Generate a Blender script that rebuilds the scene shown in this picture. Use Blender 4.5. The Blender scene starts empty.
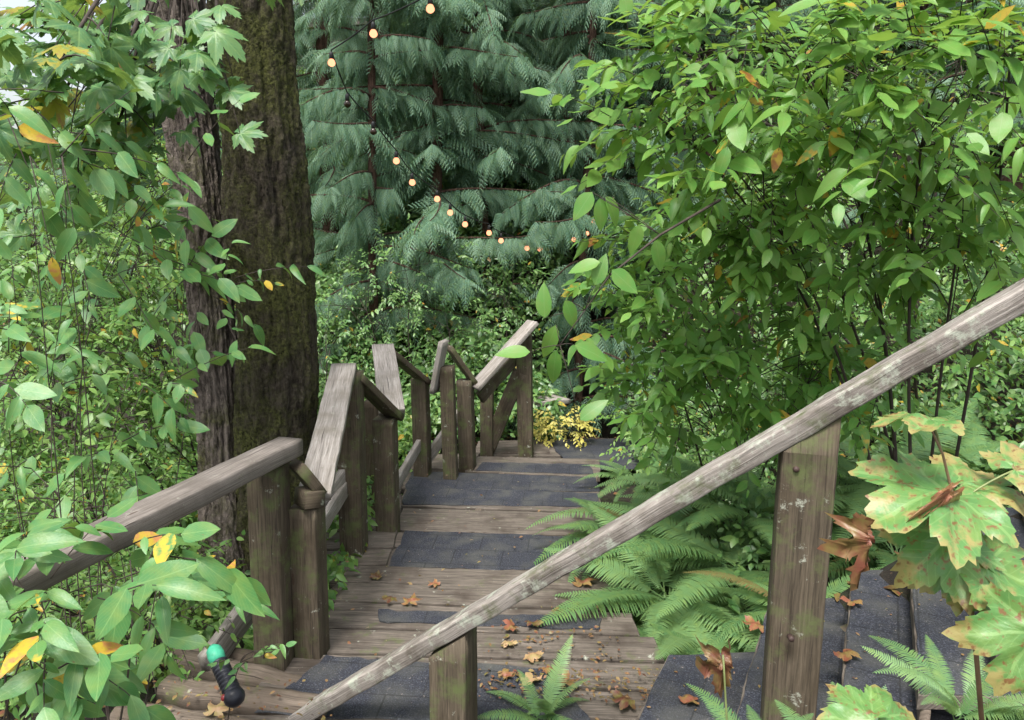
import bpy, math, random
import numpy as np
from math import radians as RAD

rng = np.random.default_rng(7)
random.seed(7)
SC = bpy.context.scene
COL = SC.collection

# ------------------------------------------------------------------ camera
F = 760.0
PITCH = RAD(11.0)
cp, sp = math.cos(PITCH), math.sin(PITCH)
def ray(x, y):
    u = (x-512)/F; v = (360-y)/F
    return np.array([u, cp+v*sp, -sp+v*cp])
def at(x, y, Y):
    d = ray(x, y); return d*(Y/d[1])
def G(x, y, z):
    d = ray(x, y); return d*(z/d[2])
cam = bpy.data.cameras.new('camera'); cam_o = bpy.data.objects.new('camera', cam); COL.objects.link(cam_o)
cam.sensor_width = 36; cam.lens = F/1024*36; cam.clip_start = 0.05; cam.clip_end = 500
cam_o.rotation_euler = (math.pi/2-PITCH, 0, 0)
SC.camera = cam_o

# ------------------------------------------------------------------ light
SUN_EL, SUN_AZ = RAD(62), RAD(200)
w = bpy.data.worlds.new('World'); SC.world = w; w.use_nodes = True
nt = w.node_tree; nt.nodes.clear()
sky = nt.nodes.new('ShaderNodeTexSky'); sky.sky_type = 'NISHITA'; sky.sun_disc = False
sky.sun_elevation = SUN_EL; sky.sun_rotation = SUN_AZ; sky.dust_density = 4; sky.air_density = 1.2
hs = nt.nodes.new('ShaderNodeHueSaturation'); hs.inputs['Saturation'].default_value = 0.42
bg = nt.nodes.new('ShaderNodeBackground'); bg.inputs['Strength'].default_value = 0.15
out = nt.nodes.new('ShaderNodeOutputWorld')
nt.links.new(sky.outputs[0], hs.inputs['Color']); nt.links.new(hs.outputs[0], bg.inputs[0]); nt.links.new(bg.outputs[0], out.inputs[0])
sl = bpy.data.lights.new('sun', 'SUN'); sl.energy = 2.3; sl.angle = RAD(14); sl.color = (1, .97, .92)
so = bpy.data.objects.new('sun', sl); COL.objects.link(so)
# sun direction vector (towards the sun): behind and a bit left of the camera, high
sd = np.array([math.cos(SUN_EL)*math.sin(SUN_AZ), math.cos(SUN_EL)*math.cos(SUN_AZ), math.sin(SUN_EL)])
from mathutils import Vector
so.rotation_euler = Vector(sd).to_track_quat('Z', 'Y').to_euler()
SC.view_settings.view_transform = 'Standard'; SC.view_settings.look = 'None'
SC.view_settings.exposure = 0.94; SC.view_settings.gamma = 1
SC.cycles.use_denoising = True
SC.cycles.max_bounces = 7; SC.cycles.diffuse_bounces = 4; SC.cycles.transmission_bounces = 5
SC.cycles.sample_clamp_indirect = 6

# ------------------------------------------------------------------ materials
def nmat(name):
    m = bpy.data.materials.new(name); m.use_nodes = True
    t = m.node_tree; t.nodes.clear()
    o = t.nodes.new('ShaderNodeOutputMaterial')
    return m, t, o
class NT:
    def __init__(s, t): s.t = t
    def n(s, typ, **kw):
        nd = s.t.nodes.new(typ)
        for k, v in kw.items():
            if k.startswith('_'): setattr(nd, k[1:], v)
            else: nd.inputs[k.replace('__', ' ')].default_value = v
        return nd
    def l(s, a, b): s.t.links.new(a, b)
    def ramp(s, fac, stops, interp='LINEAR'):
        r = s.t.nodes.new('ShaderNodeValToRGB'); r.color_ramp.interpolation = interp
        els = r.color_ramp.elements
        while len(els) < len(stops): els.new(.5)
        for e, (p, c) in zip(els, stops):
            e.position = p; e.color = (*c, 1) if len(c) == 3 else c
        if fac is not None: s.l(fac, r.inputs[0])
        return r.outputs[0]
    def mix(s, fac, a, b, mode='MIX'):
        m = s.t.nodes.new('ShaderNodeMix'); m.data_type = 'RGBA'; m.blend_type = mode
        for sock, v in ((m.inputs[0], fac), (m.inputs[6], a), (m.inputs[7], b)):
            if hasattr(v, 'links'): s.l(v, sock)
            elif isinstance(v, (int, float)): sock.default_value = v
            else: sock.default_value = (*v, 1)
        return m.outputs[2]
    def math(s, op, a, b=0.0, clamp=False):
        m = s.t.nodes.new('ShaderNodeMath'); m.operation = op; m.use_clamp = clamp
        for i, v in enumerate((a, b)):
            if hasattr(v, 'links'): s.l(v, m.inputs[i])
            else: m.inputs[i].default_value = v
        return m.outputs[0]
    def noise(s, vec, scale, detail=4, rough=.55, col=False):
        nd = s.n('ShaderNodeTexNoise', Scale=scale, Detail=detail, Roughness=rough)
        if vec is not None: s.l(vec, nd.inputs['Vector'])
        return nd.outputs[1 if col else 0]
    def mapv(s, vec, scale):
        nd = s.n('ShaderNodeMapping'); nd.inputs['Scale'].default_value = scale; s.l(vec, nd.inputs['Vector']); return nd.outputs[0]

def leaf_mat(name, stops, turn=0.0, turn_cols=((.55, .38, .05), (.35, .12, .04)), rough=.42, trans=.32, veins=True, spots=0.0, spec=.5, edge=.5):
    """stops: colour ramp over the per-leaf random value; turn: share of leaves going yellow/brown"""
    m, t, o = nmat(name); N = NT(t)
    at_ = t.nodes.new('ShaderNodeAttribute'); at_.attribute_name = 'rnd'
    at2 = t.nodes.new('ShaderNodeAttribute'); at2.attribute_name = 'rnd2'
    uv = t.nodes.new('ShaderNodeUVMap').outputs[0]
    geo = t.nodes.new('ShaderNodeTexCoord').outputs['Object']
    c = N.ramp(at_.outputs['Fac'], stops)
    nz = N.noise(geo, 28, 3)
    c = N.mix(N.math('MULTIPLY', N.math('SUBTRACT', nz, .4, True), 1.5), c, (.24, .32, .07), 'MIX')
    sep = t.nodes.new('ShaderNodeSeparateXYZ'); N.l(uv, sep.inputs[0])
    if veins:
        ax = N.math('ABSOLUTE', sep.outputs[0])
        mid = N.math('LESS_THAN', ax, .035)
        ph = N.math('SUBTRACT', N.math('MULTIPLY', sep.outputs[1], 8.0), N.math('MULTIPLY', ax, 5.0))
        fr = N.math('FRACT', ph)
        side = N.math('LESS_THAN', fr, .12)
        v = N.math('MAXIMUM', mid, N.math('MULTIPLY', side, .6))
        c = N.mix(N.math('MULTIPLY', v, .5), c, (.26, .42, .14))
    # turning colour: grows from tip with noise
    if turn > 0:
        n2 = N.noise(geo, 45, 3)
        a = N.math('MULTIPLY', N.math('SUBTRACT', at2.outputs['Fac'], 1-turn), 1/turn, True)   # 0..1 for turning leaves
        k = N.math('ADD', N.math('MULTIPLY', a, 1.5), N.math('MULTIPLY', N.math('SUBTRACT', n2, .5), 2.2))
        k = N.math('ADD', k, N.math('MULTIPLY', N.math('POWER', N.math('ABSOLUTE', sep.outputs[1]), 2.0), edge))
        k2 = N.math('MULTIPLY', N.math('SUBTRACT', k, .75), 3.0, True)
        k2 = N.math('MULTIPLY', k2, N.math('GREATER_THAN', a, .001))
        k3 = N.math('MULTIPLY', N.math('SUBTRACT', k, 1.4), 3.0, True)
        k3 = N.math('MULTIPLY', k3, N.math('GREATER_THAN', a, .001))
        c = N.mix(k2, c, turn_cols[0]); c = N.mix(k3, c, turn_cols[1])
    if spots > 0:
        n3 = N.noise(geo, 90, 2)
        c = N.mix(N.math('MULTIPLY', N.math('SUBTRACT', n3, 1-spots), 9, True), c, (.2, .1, .04))
    p = N.n('ShaderNodeBsdfPrincipled', Roughness=rough); N.l(c, p.inputs['Base Color'])
    p.inputs['Specular IOR Level'].default_value = spec
    if veins:
        b = N.n('ShaderNodeBump', Strength=.25, Distance=.003); N.l(N.noise(geo, 160, 2), b.inputs['Height']); N.l(b.outputs[0], p.inputs['Normal'])
    tr = t.nodes.new('ShaderNodeBsdfTranslucent')
    N.l(N.mix(.5, c, (.9, 1.0, .35), 'MULTIPLY'), tr.inputs[0])
    tc = N.mix(.6, c, (.30, .42, .05)); N.l(tc, tr.inputs[0])
    mx = t.nodes.new('ShaderNodeMixShader'); mx.inputs[0].default_value = trans
    N.l(p.outputs[0], mx.inputs[1]); N.l(tr.outputs[0], mx.inputs[2]); N.l(mx.outputs[0], o.inputs[0])
    return m

def wood_mat(name, dark, light, lichen=0.0, moss=0.0, rough=.8, grain=1.0, blotch=(.12,.08,.06)):
    m, t, o = nmat(name); N = NT(t)
    uv = t.nodes.new('ShaderNodeUVMap').outputs[0]
    geo = t.nodes.new('ShaderNodeTexCoord').outputs['Object']
    g1 = N.noise(N.mapv(uv, (6, 150, 1)), 1.0, 5, .7)
    g2 = N.noise(N.mapv(uv, (2.0, 34, 1)), 1.0, 5, .65)
    g = N.math('ADD', N.math('MULTIPLY', g1, .6), N.math('MULTIPLY', g2, .4))
    c = N.ramp(g, [(.36, dark), (.5, [(a+b)/2 for a, b in zip(dark, light)]), (.62, light)])
    bl = N.noise(geo, 5, 5, .6)
    c = N.mix(N.math('MULTIPLY', N.math('SUBTRACT', bl, .47, True), 3.6), c, blotch)
    # cracks along the grain
    ck = N.noise(N.mapv(uv, (2.5, 110, 1)), 1.0, 2, .5)
    crack = N.math('MULTIPLY', N.math('SUBTRACT', ck, .63), 14, True)
    c = N.mix(N.math('MULTIPLY', crack, .75), c, (.03, .022, .018))
    vk = N.n('ShaderNodeTexVoronoi', Scale=1.0); N.l(N.mapv(uv, (2.3, 9, 1)), vk.inputs['Vector'])
    knot = N.math('LESS_THAN', vk.outputs['Distance'], .07)
    c = N.mix(N.math('MULTIPLY', knot, .7), c, (.06, .035, .025))
    if lichen > 0:
        l1 = N.noise(geo, 15, 7, .72)
        c = N.mix(N.math('MULTIPLY', N.math('SUBTRACT', l1, 1-lichen), 12, True), c, (.42, .44, .36))
    if moss > 0:
        l2 = N.noise(geo, 9, 6, .7)
        c = N.mix(N.math('MULTIPLY', N.math('SUBTRACT', l2, 1-moss), 6, True), c, (.10, .12, .045))
    p = N.n('ShaderNodeBsdfPrincipled', Roughness=rough); N.l(c, p.inputs['Base Color']); p.inputs['Specular IOR Level'].default_value = .3
    h = N.math('SUBTRACT', g, N.math('MULTIPLY', crack, .6))
    b = N.n('ShaderNodeBump', Strength=.6*grain, Distance=.006); N.l(h, b.inputs['Height']); N.l(b.outputs[0], p.inputs['Normal'])
    N.l(p.outputs[0], o.inputs[0])
    return m

M = {}
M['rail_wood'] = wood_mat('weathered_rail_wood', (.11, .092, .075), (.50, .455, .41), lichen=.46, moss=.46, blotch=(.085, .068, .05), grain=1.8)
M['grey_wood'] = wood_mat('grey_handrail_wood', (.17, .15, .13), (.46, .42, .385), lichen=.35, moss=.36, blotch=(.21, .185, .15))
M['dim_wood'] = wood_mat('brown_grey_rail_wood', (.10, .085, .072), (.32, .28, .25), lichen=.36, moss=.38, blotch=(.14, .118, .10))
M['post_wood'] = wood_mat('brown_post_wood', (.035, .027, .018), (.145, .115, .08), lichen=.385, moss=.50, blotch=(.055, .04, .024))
M['tread_wood'] = wood_mat('tread_plank_wood', (.05, .042, .034), (.225, .19, .158), moss=.42, lichen=.37, blotch=(.06, .046, .036))
M['old_timber'] = wood_mat('old_timber_wood', (.065, .05, .038), (.23, .185, .145), moss=.45, blotch=(.12, .09, .065))

def shingle():
    m, t, o = nmat('asphalt_shingle'); N = NT(t)
    uv = t.nodes.new('ShaderNodeUVMap').outputs[0]
    geo = t.nodes.new('ShaderNodeTexCoord').outputs['Object']
    g = N.noise(geo, 170, 3, .8)
    c = N.ramp(g, [(.34, (.008, .009, .013)), (.55, (.034, .038, .052)), (.72, (.17, .175, .205))])
    b_ = N.noise(geo, 6, 5)
    c = N.mix(N.math('MULTIPLY', N.math('SUBTRACT', b_, .45, True), 2.4), c, (.10, .10, .085))
    br = t.nodes.new('ShaderNodeTexBrick'); br.offset = .5
    N.l(uv, br.inputs['Vector']); br.inputs['Scale'].default_value = 1; br.inputs['Mortar Size'].default_value = .004
    br.inputs['Brick Width'].default_value = .31; br.inputs['Row Height'].default_value = .21
    br.inputs['Color1'].default_value = (1, 1, 1, 1); br.inputs['Color2'].default_value = (.78, .78, .8, 1); br.inputs['Mortar'].default_value = (.5, .5, .5, 1)
    c = N.mix(1.0, c, br.outputs[0], 'MULTIPLY')
    sc_ = N.noise(geo, 70, 3, .8)
    c = N.mix(N.math('MULTIPLY', N.math('SUBTRACT', sc_, .64), 10, True), c, (.30, .26, .23))
    p = N.n('ShaderNodeBsdfPrincipled', Roughness=.75); N.l(c, p.inputs['Base Color'])
    b = N.n('ShaderNodeBump', Strength=.5, Distance=.003); N.l(g, b.inputs['Height']); N.l(b.outputs[0], p.inputs['Normal'])
    N.l(p.outputs[0], o.inputs[0]); return m
M['shingle'] = shingle()

def bark(name, c0, c1, moss, scale=1.0):
    m, t, o = nmat(name); N = NT(t)
    geo = t.nodes.new('ShaderNodeTexCoord').outputs['Object']
    v = N.mapv(geo, (30*scale, 30*scale, 9*scale))
    g = N.noise(v, 1.0, 7, .75)
    g2 = N.noise(geo, 55, 4, .7)
    c = N.ramp(g, [(.38, c0), (.62, c1)])
    mz = N.noise(geo, 2.6, 6, .75)
    mf = N.math('MULTIPLY', N.math('SUBTRACT', mz, 1-moss), 5, True)
    mc = N.ramp(g2, [(.38, (.03, .034, .01)), (.62, (.17, .185, .05))])
    c = N.mix(N.math('MULTIPLY', mf, .85), c, mc)
    lf = N.math('MULTIPLY', N.math('SUBTRACT', N.noise(geo, 13, 5, .7), .66), 8, True)
    c = N.mix(N.math('MULTIPLY', lf, .4), c, (.28, .27, .23))
    p = N.n('ShaderNodeBsdfPrincipled', Roughness=.9); N.l(c, p.inputs['Base Color']); p.inputs['Specular IOR Level'].default_value = .2
    b = N.n('ShaderNodeBump', Strength=1.0, Distance=.05); N.l(N.math('ADD', g, N.math('MULTIPLY', g2, .6)), b.inputs['Height']); N.l(b.outputs[0], p.inputs['Normal'])
    N.l(p.outputs[0], o.inputs[0]); return m
M['mossy_bark'] = bark('mossy_bark', (.020, .016, .012), (.13, .108, .082), .60)
M['pale_bark'] = bark('pale_bark', (.05, .04, .033), (.34, .285, .25), .52)
M['cedar_bark'] = bark('cedar_bark', (.05, .03, .022), (.16, .095, .07), .3)

def simple(name, col, rough=.6, nscale=20, var=.4, spec=.4, metallic=0):
    m, t, o = nmat(name); N = NT(t)
    geo = t.nodes.new('ShaderNodeTexCoord').outputs['Object']
    n = N.noise(geo, nscale, 4)
    c = N.ramp(n, [(.3, [k*(1-var) for k in col]), (.7, [k*(1+var) for k in col])])
    p = N.n('ShaderNodeBsdfPrincipled', Roughness=rough, Metallic=metallic); N.l(c, p.inputs['Base Color']); p.inputs['Specular IOR Level'].default_value = spec
    N.l(p.outputs[0], o.inputs[0]); return m
M['twig'] = simple('dark_twig_bark', (.05, .038, .03), .8)
M['green_stem'] = simple('green_stem', (.20, .24, .09), .5)
M['red_stem'] = simple('reddish_seedling_stem', (.20, .13, .075), .5)
M['cable'] = simple('black_cable', (.012, .012, .012), .5)
M['black_plastic'] = simple('black_plastic', (.018, .019, .026), .38, 60, .3)
M['red_plastic'] = simple('red_plastic_lens', (.25, .03, .03), .3)
M['teal'] = simple('teal_plastic', (.06, .40, .24), .5)
M['nail'] = simple('rusty_iron', (.05, .03, .025), .6)

def soil():
    m, t, o = nmat('forest_soil'); N = NT(t)
    geo = t.nodes.new('ShaderNodeTexCoord').outputs['Object']
    c = N.ramp(N.noise(geo, 9, 8, .75), [(.3, (.012, .009, .006)), (.5, (.03, .022, .015)), (.62, (.035, .045, .016)), (.75, (.08, .055, .035))])
    c = N.mix(N.math('MULTIPLY', N.math('SUBTRACT', N.noise(geo, 40, 4, .8), .62), 9, True), c, (.20, .12, .07))
    p = N.n('ShaderNodeBsdfPrincipled', Roughness=.95); N.l(c, p.inputs['Base Color'])
    b = N.n('ShaderNodeBump', Strength=1.0, Distance=.05); N.l(N.noise(geo, 25, 6, .7), b.inputs['Height']); N.l(b.outputs[0], p.inputs['Normal'])
    N.l(p.outputs[0], o.inputs[0]); return m
M['soil'] = soil()
def bulb_mat():
    m, t, o = nmat('glowing_bulb'); N = NT(t)
    e = N.n('ShaderNodeEmission', Strength=1.25); e.inputs[0].default_value = (1, .36, .19, 1)
    N.l(e.outputs[0], o.inputs[0]); return m
M['bulb'] = bulb_mat()
M['dead_bulb'] = simple('unlit_amber_bulb', (.03, .018, .01), .15)

# foliage colours
M['plum_leaf'] = leaf_mat('ovate_leaf', [(0, (.06, .19, .035)), (.5, (.13, .34, .065)), (1, (.24, .46, .09))], turn=.05, trans=.45, spots=.26)
M['plum_leaf_far'] = leaf_mat('ovate_leaf_small', [(0, (.05, .15, .04)), (.5, (.13, .30, .07)), (1, (.32, .50, .15))], turn=.04, trans=.42, veins=False)
M['hero_leaf'] = leaf_mat('near_ovate_leaf', [(0, (.055, .19, .06)), (1, (.12, .31, .09))], turn=.11, turn_cols=((.62, .44, .05), (.62, .26, .10)), trans=.3, spots=.3)
M['maple_leaf'] = leaf_mat('palmate_maple_leaf', [(0, (.05, .15, .06)), (.6, (.08, .22, .085)), (1, (.15, .32, .11))], turn=.12, turn_cols=((.34, .30, .03), (.30, .14, .06)), trans=.34)
M['seedling_leaf'] = leaf_mat('browning_maple_leaf', [(0, (.085, .22, .06)), (1, (.12, .27, .075))], turn=.999, turn_cols=((.33, .28, .10), (.27, .11, .065)), trans=.22, veins=True, spots=.42, edge=1.1)
M['ivy_leaf'] = leaf_mat('bank_leaf', [(0, (.05, .13, .045)), (.6, (.10, .24, .07)), (1, (.24, .40, .13))], turn=.02, trans=.26, veins=False, rough=.38, spec=.6)
M['cedar_leaf'] = leaf_mat('cedar_foliage', [(0, (.05, .13, .09)), (.5, (.10, .225, .155)), (1, (.26, .42, .31))], trans=.28, veins=False, rough=.5)
M['fern_leaf'] = leaf_mat('fern_foliage', [(0, (.06, .145, .055)), (.5, (.115, .24, .09)), (1, (.21, .36, .15))], turn=.06, turn_cols=((.2, .16, .06), (.16, .09, .04)), trans=.25, veins=False, rough=.45)
M['yellow_leaf'] = leaf_mat('yellow_foliage', [(0, (.50, .42, .08)), (1, (.72, .62, .16))], trans=.3, veins=False)
M['brown_leaf'] = leaf_mat('fallen_leaf', [(0, (.09, .035, .025)), (.45, (.25, .085, .05)), (.8, (.36, .16, .09)), (1, (.45, .30, .17))], trans=.12, veins=False, spots=.3)
M['litter'] = leaf_mat('leaf_litter', [(0, (.05, .025, .018)), (.5, (.17, .06, .035)), (1, (.26, .13, .075))], trans=.05, veins=False)

# ------------------------------------------------------------------ object helpers
def tag(o, label=None, cat=None, group=None, kind=None):
    if label: o['label'] = label
    if cat: o['category'] = cat
    if group: o['group'] = group
    if kind: o['kind'] = kind
    return o
def empty(name, loc, label, cat, group=None):
    o = bpy.data.objects.new(name, None); COL.objects.link(o); o.location = [float(v) for v in loc]
    o.empty_display_size = .1
    return tag(o, label, cat, group)
def nrm(v):
    v = np.asarray(v, float); return v/np.maximum(np.linalg.norm(v, axis=-1, keepdims=True), 1e-9)

class Acc:
    """collects pieces of one mesh"""
    def __init__(s):
        s.v = []; s.loops = []; s.tot = []; s.uv = []; s.r = []; s.r2 = []; s.n = 0
    def raw(s, v, faces, uv=None, r=.5, r2=0.0):
        v = np.asarray(v, float).reshape(-1, 3)
        k = len(v)
        for f in faces: s.loops.append(np.asarray(f, np.int64)+s.n); s.tot.append(np.array([len(f)]))
        s.v.append(v); s.uv.append(np.zeros((k, 2)) if uv is None else np.asarray(uv, float))
        s.r.append(np.full(k, r)); s.r2.append(np.full(k, r2)); s.n += k
        return s
    def grid(s, P, uv, closed=False, r=.5, caps=False):
        """P (n,m,3) rings; uv (n,m,2)"""
        n, m = P.shape[:2]; i = np.arange(n-1)[:, None]; j = np.arange(m if closed else m-1)[None, :]
        j2 = (j+1) % m
        q = np.stack([i*m+j, i*m+j2, (i+1)*m+j2, (i+1)*m+j], -1).reshape(-1, 4)
        s.loops.append((q+s.n).ravel()); s.tot.append(np.full(len(q), 4))
        if caps:
            s.loops.append(np.arange(m)[::-1]+s.n); s.tot.append(np.array([m]))
            s.loops.append(np.arange(m)+(n-1)*m+s.n); s.tot.append(np.array([m]))
        s.v.append(P.reshape(-1, 3)); s.uv.append(uv.reshape(-1, 2)); s.r.append(np.full(n*m, r)); s.r2.append(np.zeros(n*m)); s.n += n*m
        return s
    def inst(s, tpl, P, A, N, size, wid=1.0, r=None, r2=None):
        """instances: tpl (verts, quads, uv); P position, A axis (+Y), N normal (+Z)"""
        tv, tq, tuv = tpl; K = len(P)
        if K == 0: return s
        A = nrm(A); X = nrm(np.cross(A, N)); Z = np.cross(X, A)
        size = np.broadcast_to(np.asarray(size, float), (K,))[:, None, None]; wid = np.broadcast_to(np.asarray(wid, float), (K,))[:, None, None]
        V = P[:, None, :] + size*(tv[None, :, 0:1]*wid*X[:, None, :] + tv[None, :, 1:2]*A[:, None, :] + tv[None, :, 2:3]*Z[:, None, :])
        m = len(tv)
        off = (np.arange(K)*m)[:, None, None]+s.n
        q = (tq[None]+off).reshape(-1)
        s.loops.append(q); s.tot.append(np.full(K*len(tq), tq.shape[1]))
        s.v.append(V.reshape(-1, 3)); s.uv.append(np.tile(tuv, (K, 1)))
        r = rng.random(K) if r is None else np.broadcast_to(r, (K,)); r2 = rng.random(K) if r2 is None else np.broadcast_to(r2, (K,))
        s.r.append(np.repeat(r, m)); s.r2.append(np.repeat(r2, m)); s.n += K*m
        return s
    def tube(s, pts, rad, sides=6, r=.5):
        pts = np.asarray(pts, float); n = len(pts); rad = np.broadcast_to(np.asarray(rad, float), (n,))
        T = nrm(np.gradient(pts, axis=0)); ref = np.array([0, 0, 1.]) if abs(T[:, 2]).mean() < .8 else np.array([1., 0, 0])
        X = nrm(np.cross(T, ref)); Y = np.cross(T, X)
        a = np.arange(sides)/sides*2*np.pi
        P = pts[:, None]+rad[:, None, None]*(np.cos(a)[None, :, None]*X[:, None]+np.sin(a)[None, :, None]*Y[:, None])
        L = np.concatenate([[0], np.cumsum(np.linalg.norm(np.diff(pts, axis=0), axis=1))])
        uv = np.stack(np.broadcast_arrays(L[:, None], a[None]*.02), -1)
        return s.grid(P, uv, closed=True, r=r, caps=True)
    def beam(s, p0, p1, w_, h_, up=(0, 0, 1), rad=.005, jit=.0004, seg=None, twist=0):
        """squared timber from p0 to p1 (centre line), rounded edges, slightly uneven"""
        p0 = np.asarray(p0, float); p1 = np.asarray(p1, float); d = p1-p0; L = np.linalg.norm(d); T = d/L
        X = nrm(np.cross(T, up)); Z = np.cross(X, T)
        sec = []
        for sx, sz, a0 in ((1, 1, 0), (-1, 1, 90), (-1, -1, 180), (1, -1, 270)):
            for k in (0, 45, 90):
                a = RAD(a0+k); sec.append((sx*(w_/2-rad)+rad*math.cos(a), sz*(h_/2-rad)+rad*math.sin(a)))
        sec = np.array(sec); m = len(sec)
        seg = seg or max(2, int(L/.05))
        ts = np.linspace(0, 1, seg+1)
        P = np.zeros((seg+1, m, 3))
        ph = rng.random(8)*6.28
        for i, t_ in enumerate(ts):
            jx = jit*(np.sin(ph[0]+t_*L*9)+np.sin(ph[1]+t_*L*23)); jz = jit*(np.sin(ph[2]+t_*L*11)+np.sin(ph[3]+t_*L*31))
            q = sec*(1+rng.normal(0, jit*8, (m, 1)))
            P[i] = p0+d*t_ + (q[:, 0:1]+jx)*X + (q[:, 1:2]+jz)*Z
        per = np.concatenate([[0], np.cumsum(np.linalg.norm(np.diff(sec, axis=0), axis=1))])
        o = rng.random(2)*20
        uv = np.zeros((seg+1, m, 2)); uv[..., 0] = (ts*L)[:, None]+o[0]; uv[..., 1] = per[None]+o[1]
        return s.grid(P, uv, closed=True, caps=True)
    def slab(s, top, th, along=None, jag=.0015):
        """prism under the polygon top (k,3) ccw from above, with uv in metres"""
        top = np.asarray(top, float); k = len(top); al0 = top[1]-top[0]
        pp = []
        for i in range(k):
            a_, b_ = top[i], top[(i+1) % k]; L_ = np.linalg.norm(b_-a_); m_ = max(2, int(L_/.05)); nn_ = nrm(np.cross(b_-a_, [0, 0, 1]))
            for j_ in range(m_): pp.append(a_+(b_-a_)*j_/m_+nn_*(rng.normal(0, jag)+jag*1.5*math.sin(j_*.7+i)))
        top = np.array(pp); k = len(top)
        n_ = sum(np.cross(top[i]-top[0], top[(i+1) % k]-top[0]) for i in range(1, k-1))
        if n_[2] < 0: top = top[::-1].copy()
        e = 0.004
        c = top.mean(0)
        ins = top+(c-top)*(e/np.linalg.norm(c-top, axis=1, keepdims=True))
        r1 = top.copy(); r1[:, 2] -= e
        r2_ = top.copy(); r2_[:, 2] -= th
        V = np.concatenate([ins, r1, r2_])
        a = nrm(along if along is not None else al0); b = nrm(np.cross([0, 0, 1], a))
        o = rng.random(2)*20
        uv = np.stack([V@a+o[0], V@b+o[1]+(c[2]-V[:, 2])], -1)
        fs = [list(range(k))]
        for R in (0, k):
            for i in range(k): j = (i+1) % k; fs.append([R+i, R+k+i, R+k+j, R+j])
        fs.append([2*k+i for i in range(k)][::-1])
        return s.raw(V, fs, uv)
    def build(s, name, mat, parent=None, origin=None, smooth=True, attrs=True):
        V = np.concatenate(s.v)
        if parent is not None: V = V-np.array(parent_world(parent))
        elif origin is not None: V = V-np.asarray(origin)
        loops = np.concatenate(s.loops).astype(np.int32); tot = np.concatenate(s.tot).astype(np.int32)
        me = bpy.data.meshes.new(name)
        me.vertices.add(len(V)); me.vertices.foreach_set('co', V.astype(np.float32).ravel())
        me.loops.add(len(loops)); me.loops.foreach_set('vertex_index', loops)
        me.polygons.add(len(tot)); st = np.concatenate([[0], np.cumsum(tot)[:-1]]).astype(np.int32)
        me.polygons.foreach_set('loop_start', st)
        try: me.polygons.foreach_set('loop_total', tot)
        except Exception: pass
        me.polygons.foreach_set('use_smooth', np.full(len(tot), bool(smooth)))
        uvl = me.uv_layers.new(name='UVMap'); uvl.data.foreach_set('uv', np.concatenate(s.uv)[loops].astype(np.float32).ravel())
        if attrs:
            for nm, arr in (('rnd', s.r), ('rnd2', s.r2)):
                a = me.attributes.new(nm, 'FLOAT', 'POINT'); a.data.foreach_set('value', np.concatenate(arr).astype(np.float32))
        me.update(calc_edges=True); me.validate(verbose=False)
        me.materials.append(mat)
        o = bpy.data.objects.new(name, me); COL.objects.link(o)
        if parent is not None: o.parent = parent
        elif origin is not None: o.location = [float(v) for v in origin]
        return o
def parent_world(p):
    l = np.array(p.location)
    while p.parent is not None: p = p.parent; l = l+np.array(p.location)
    return l

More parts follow.
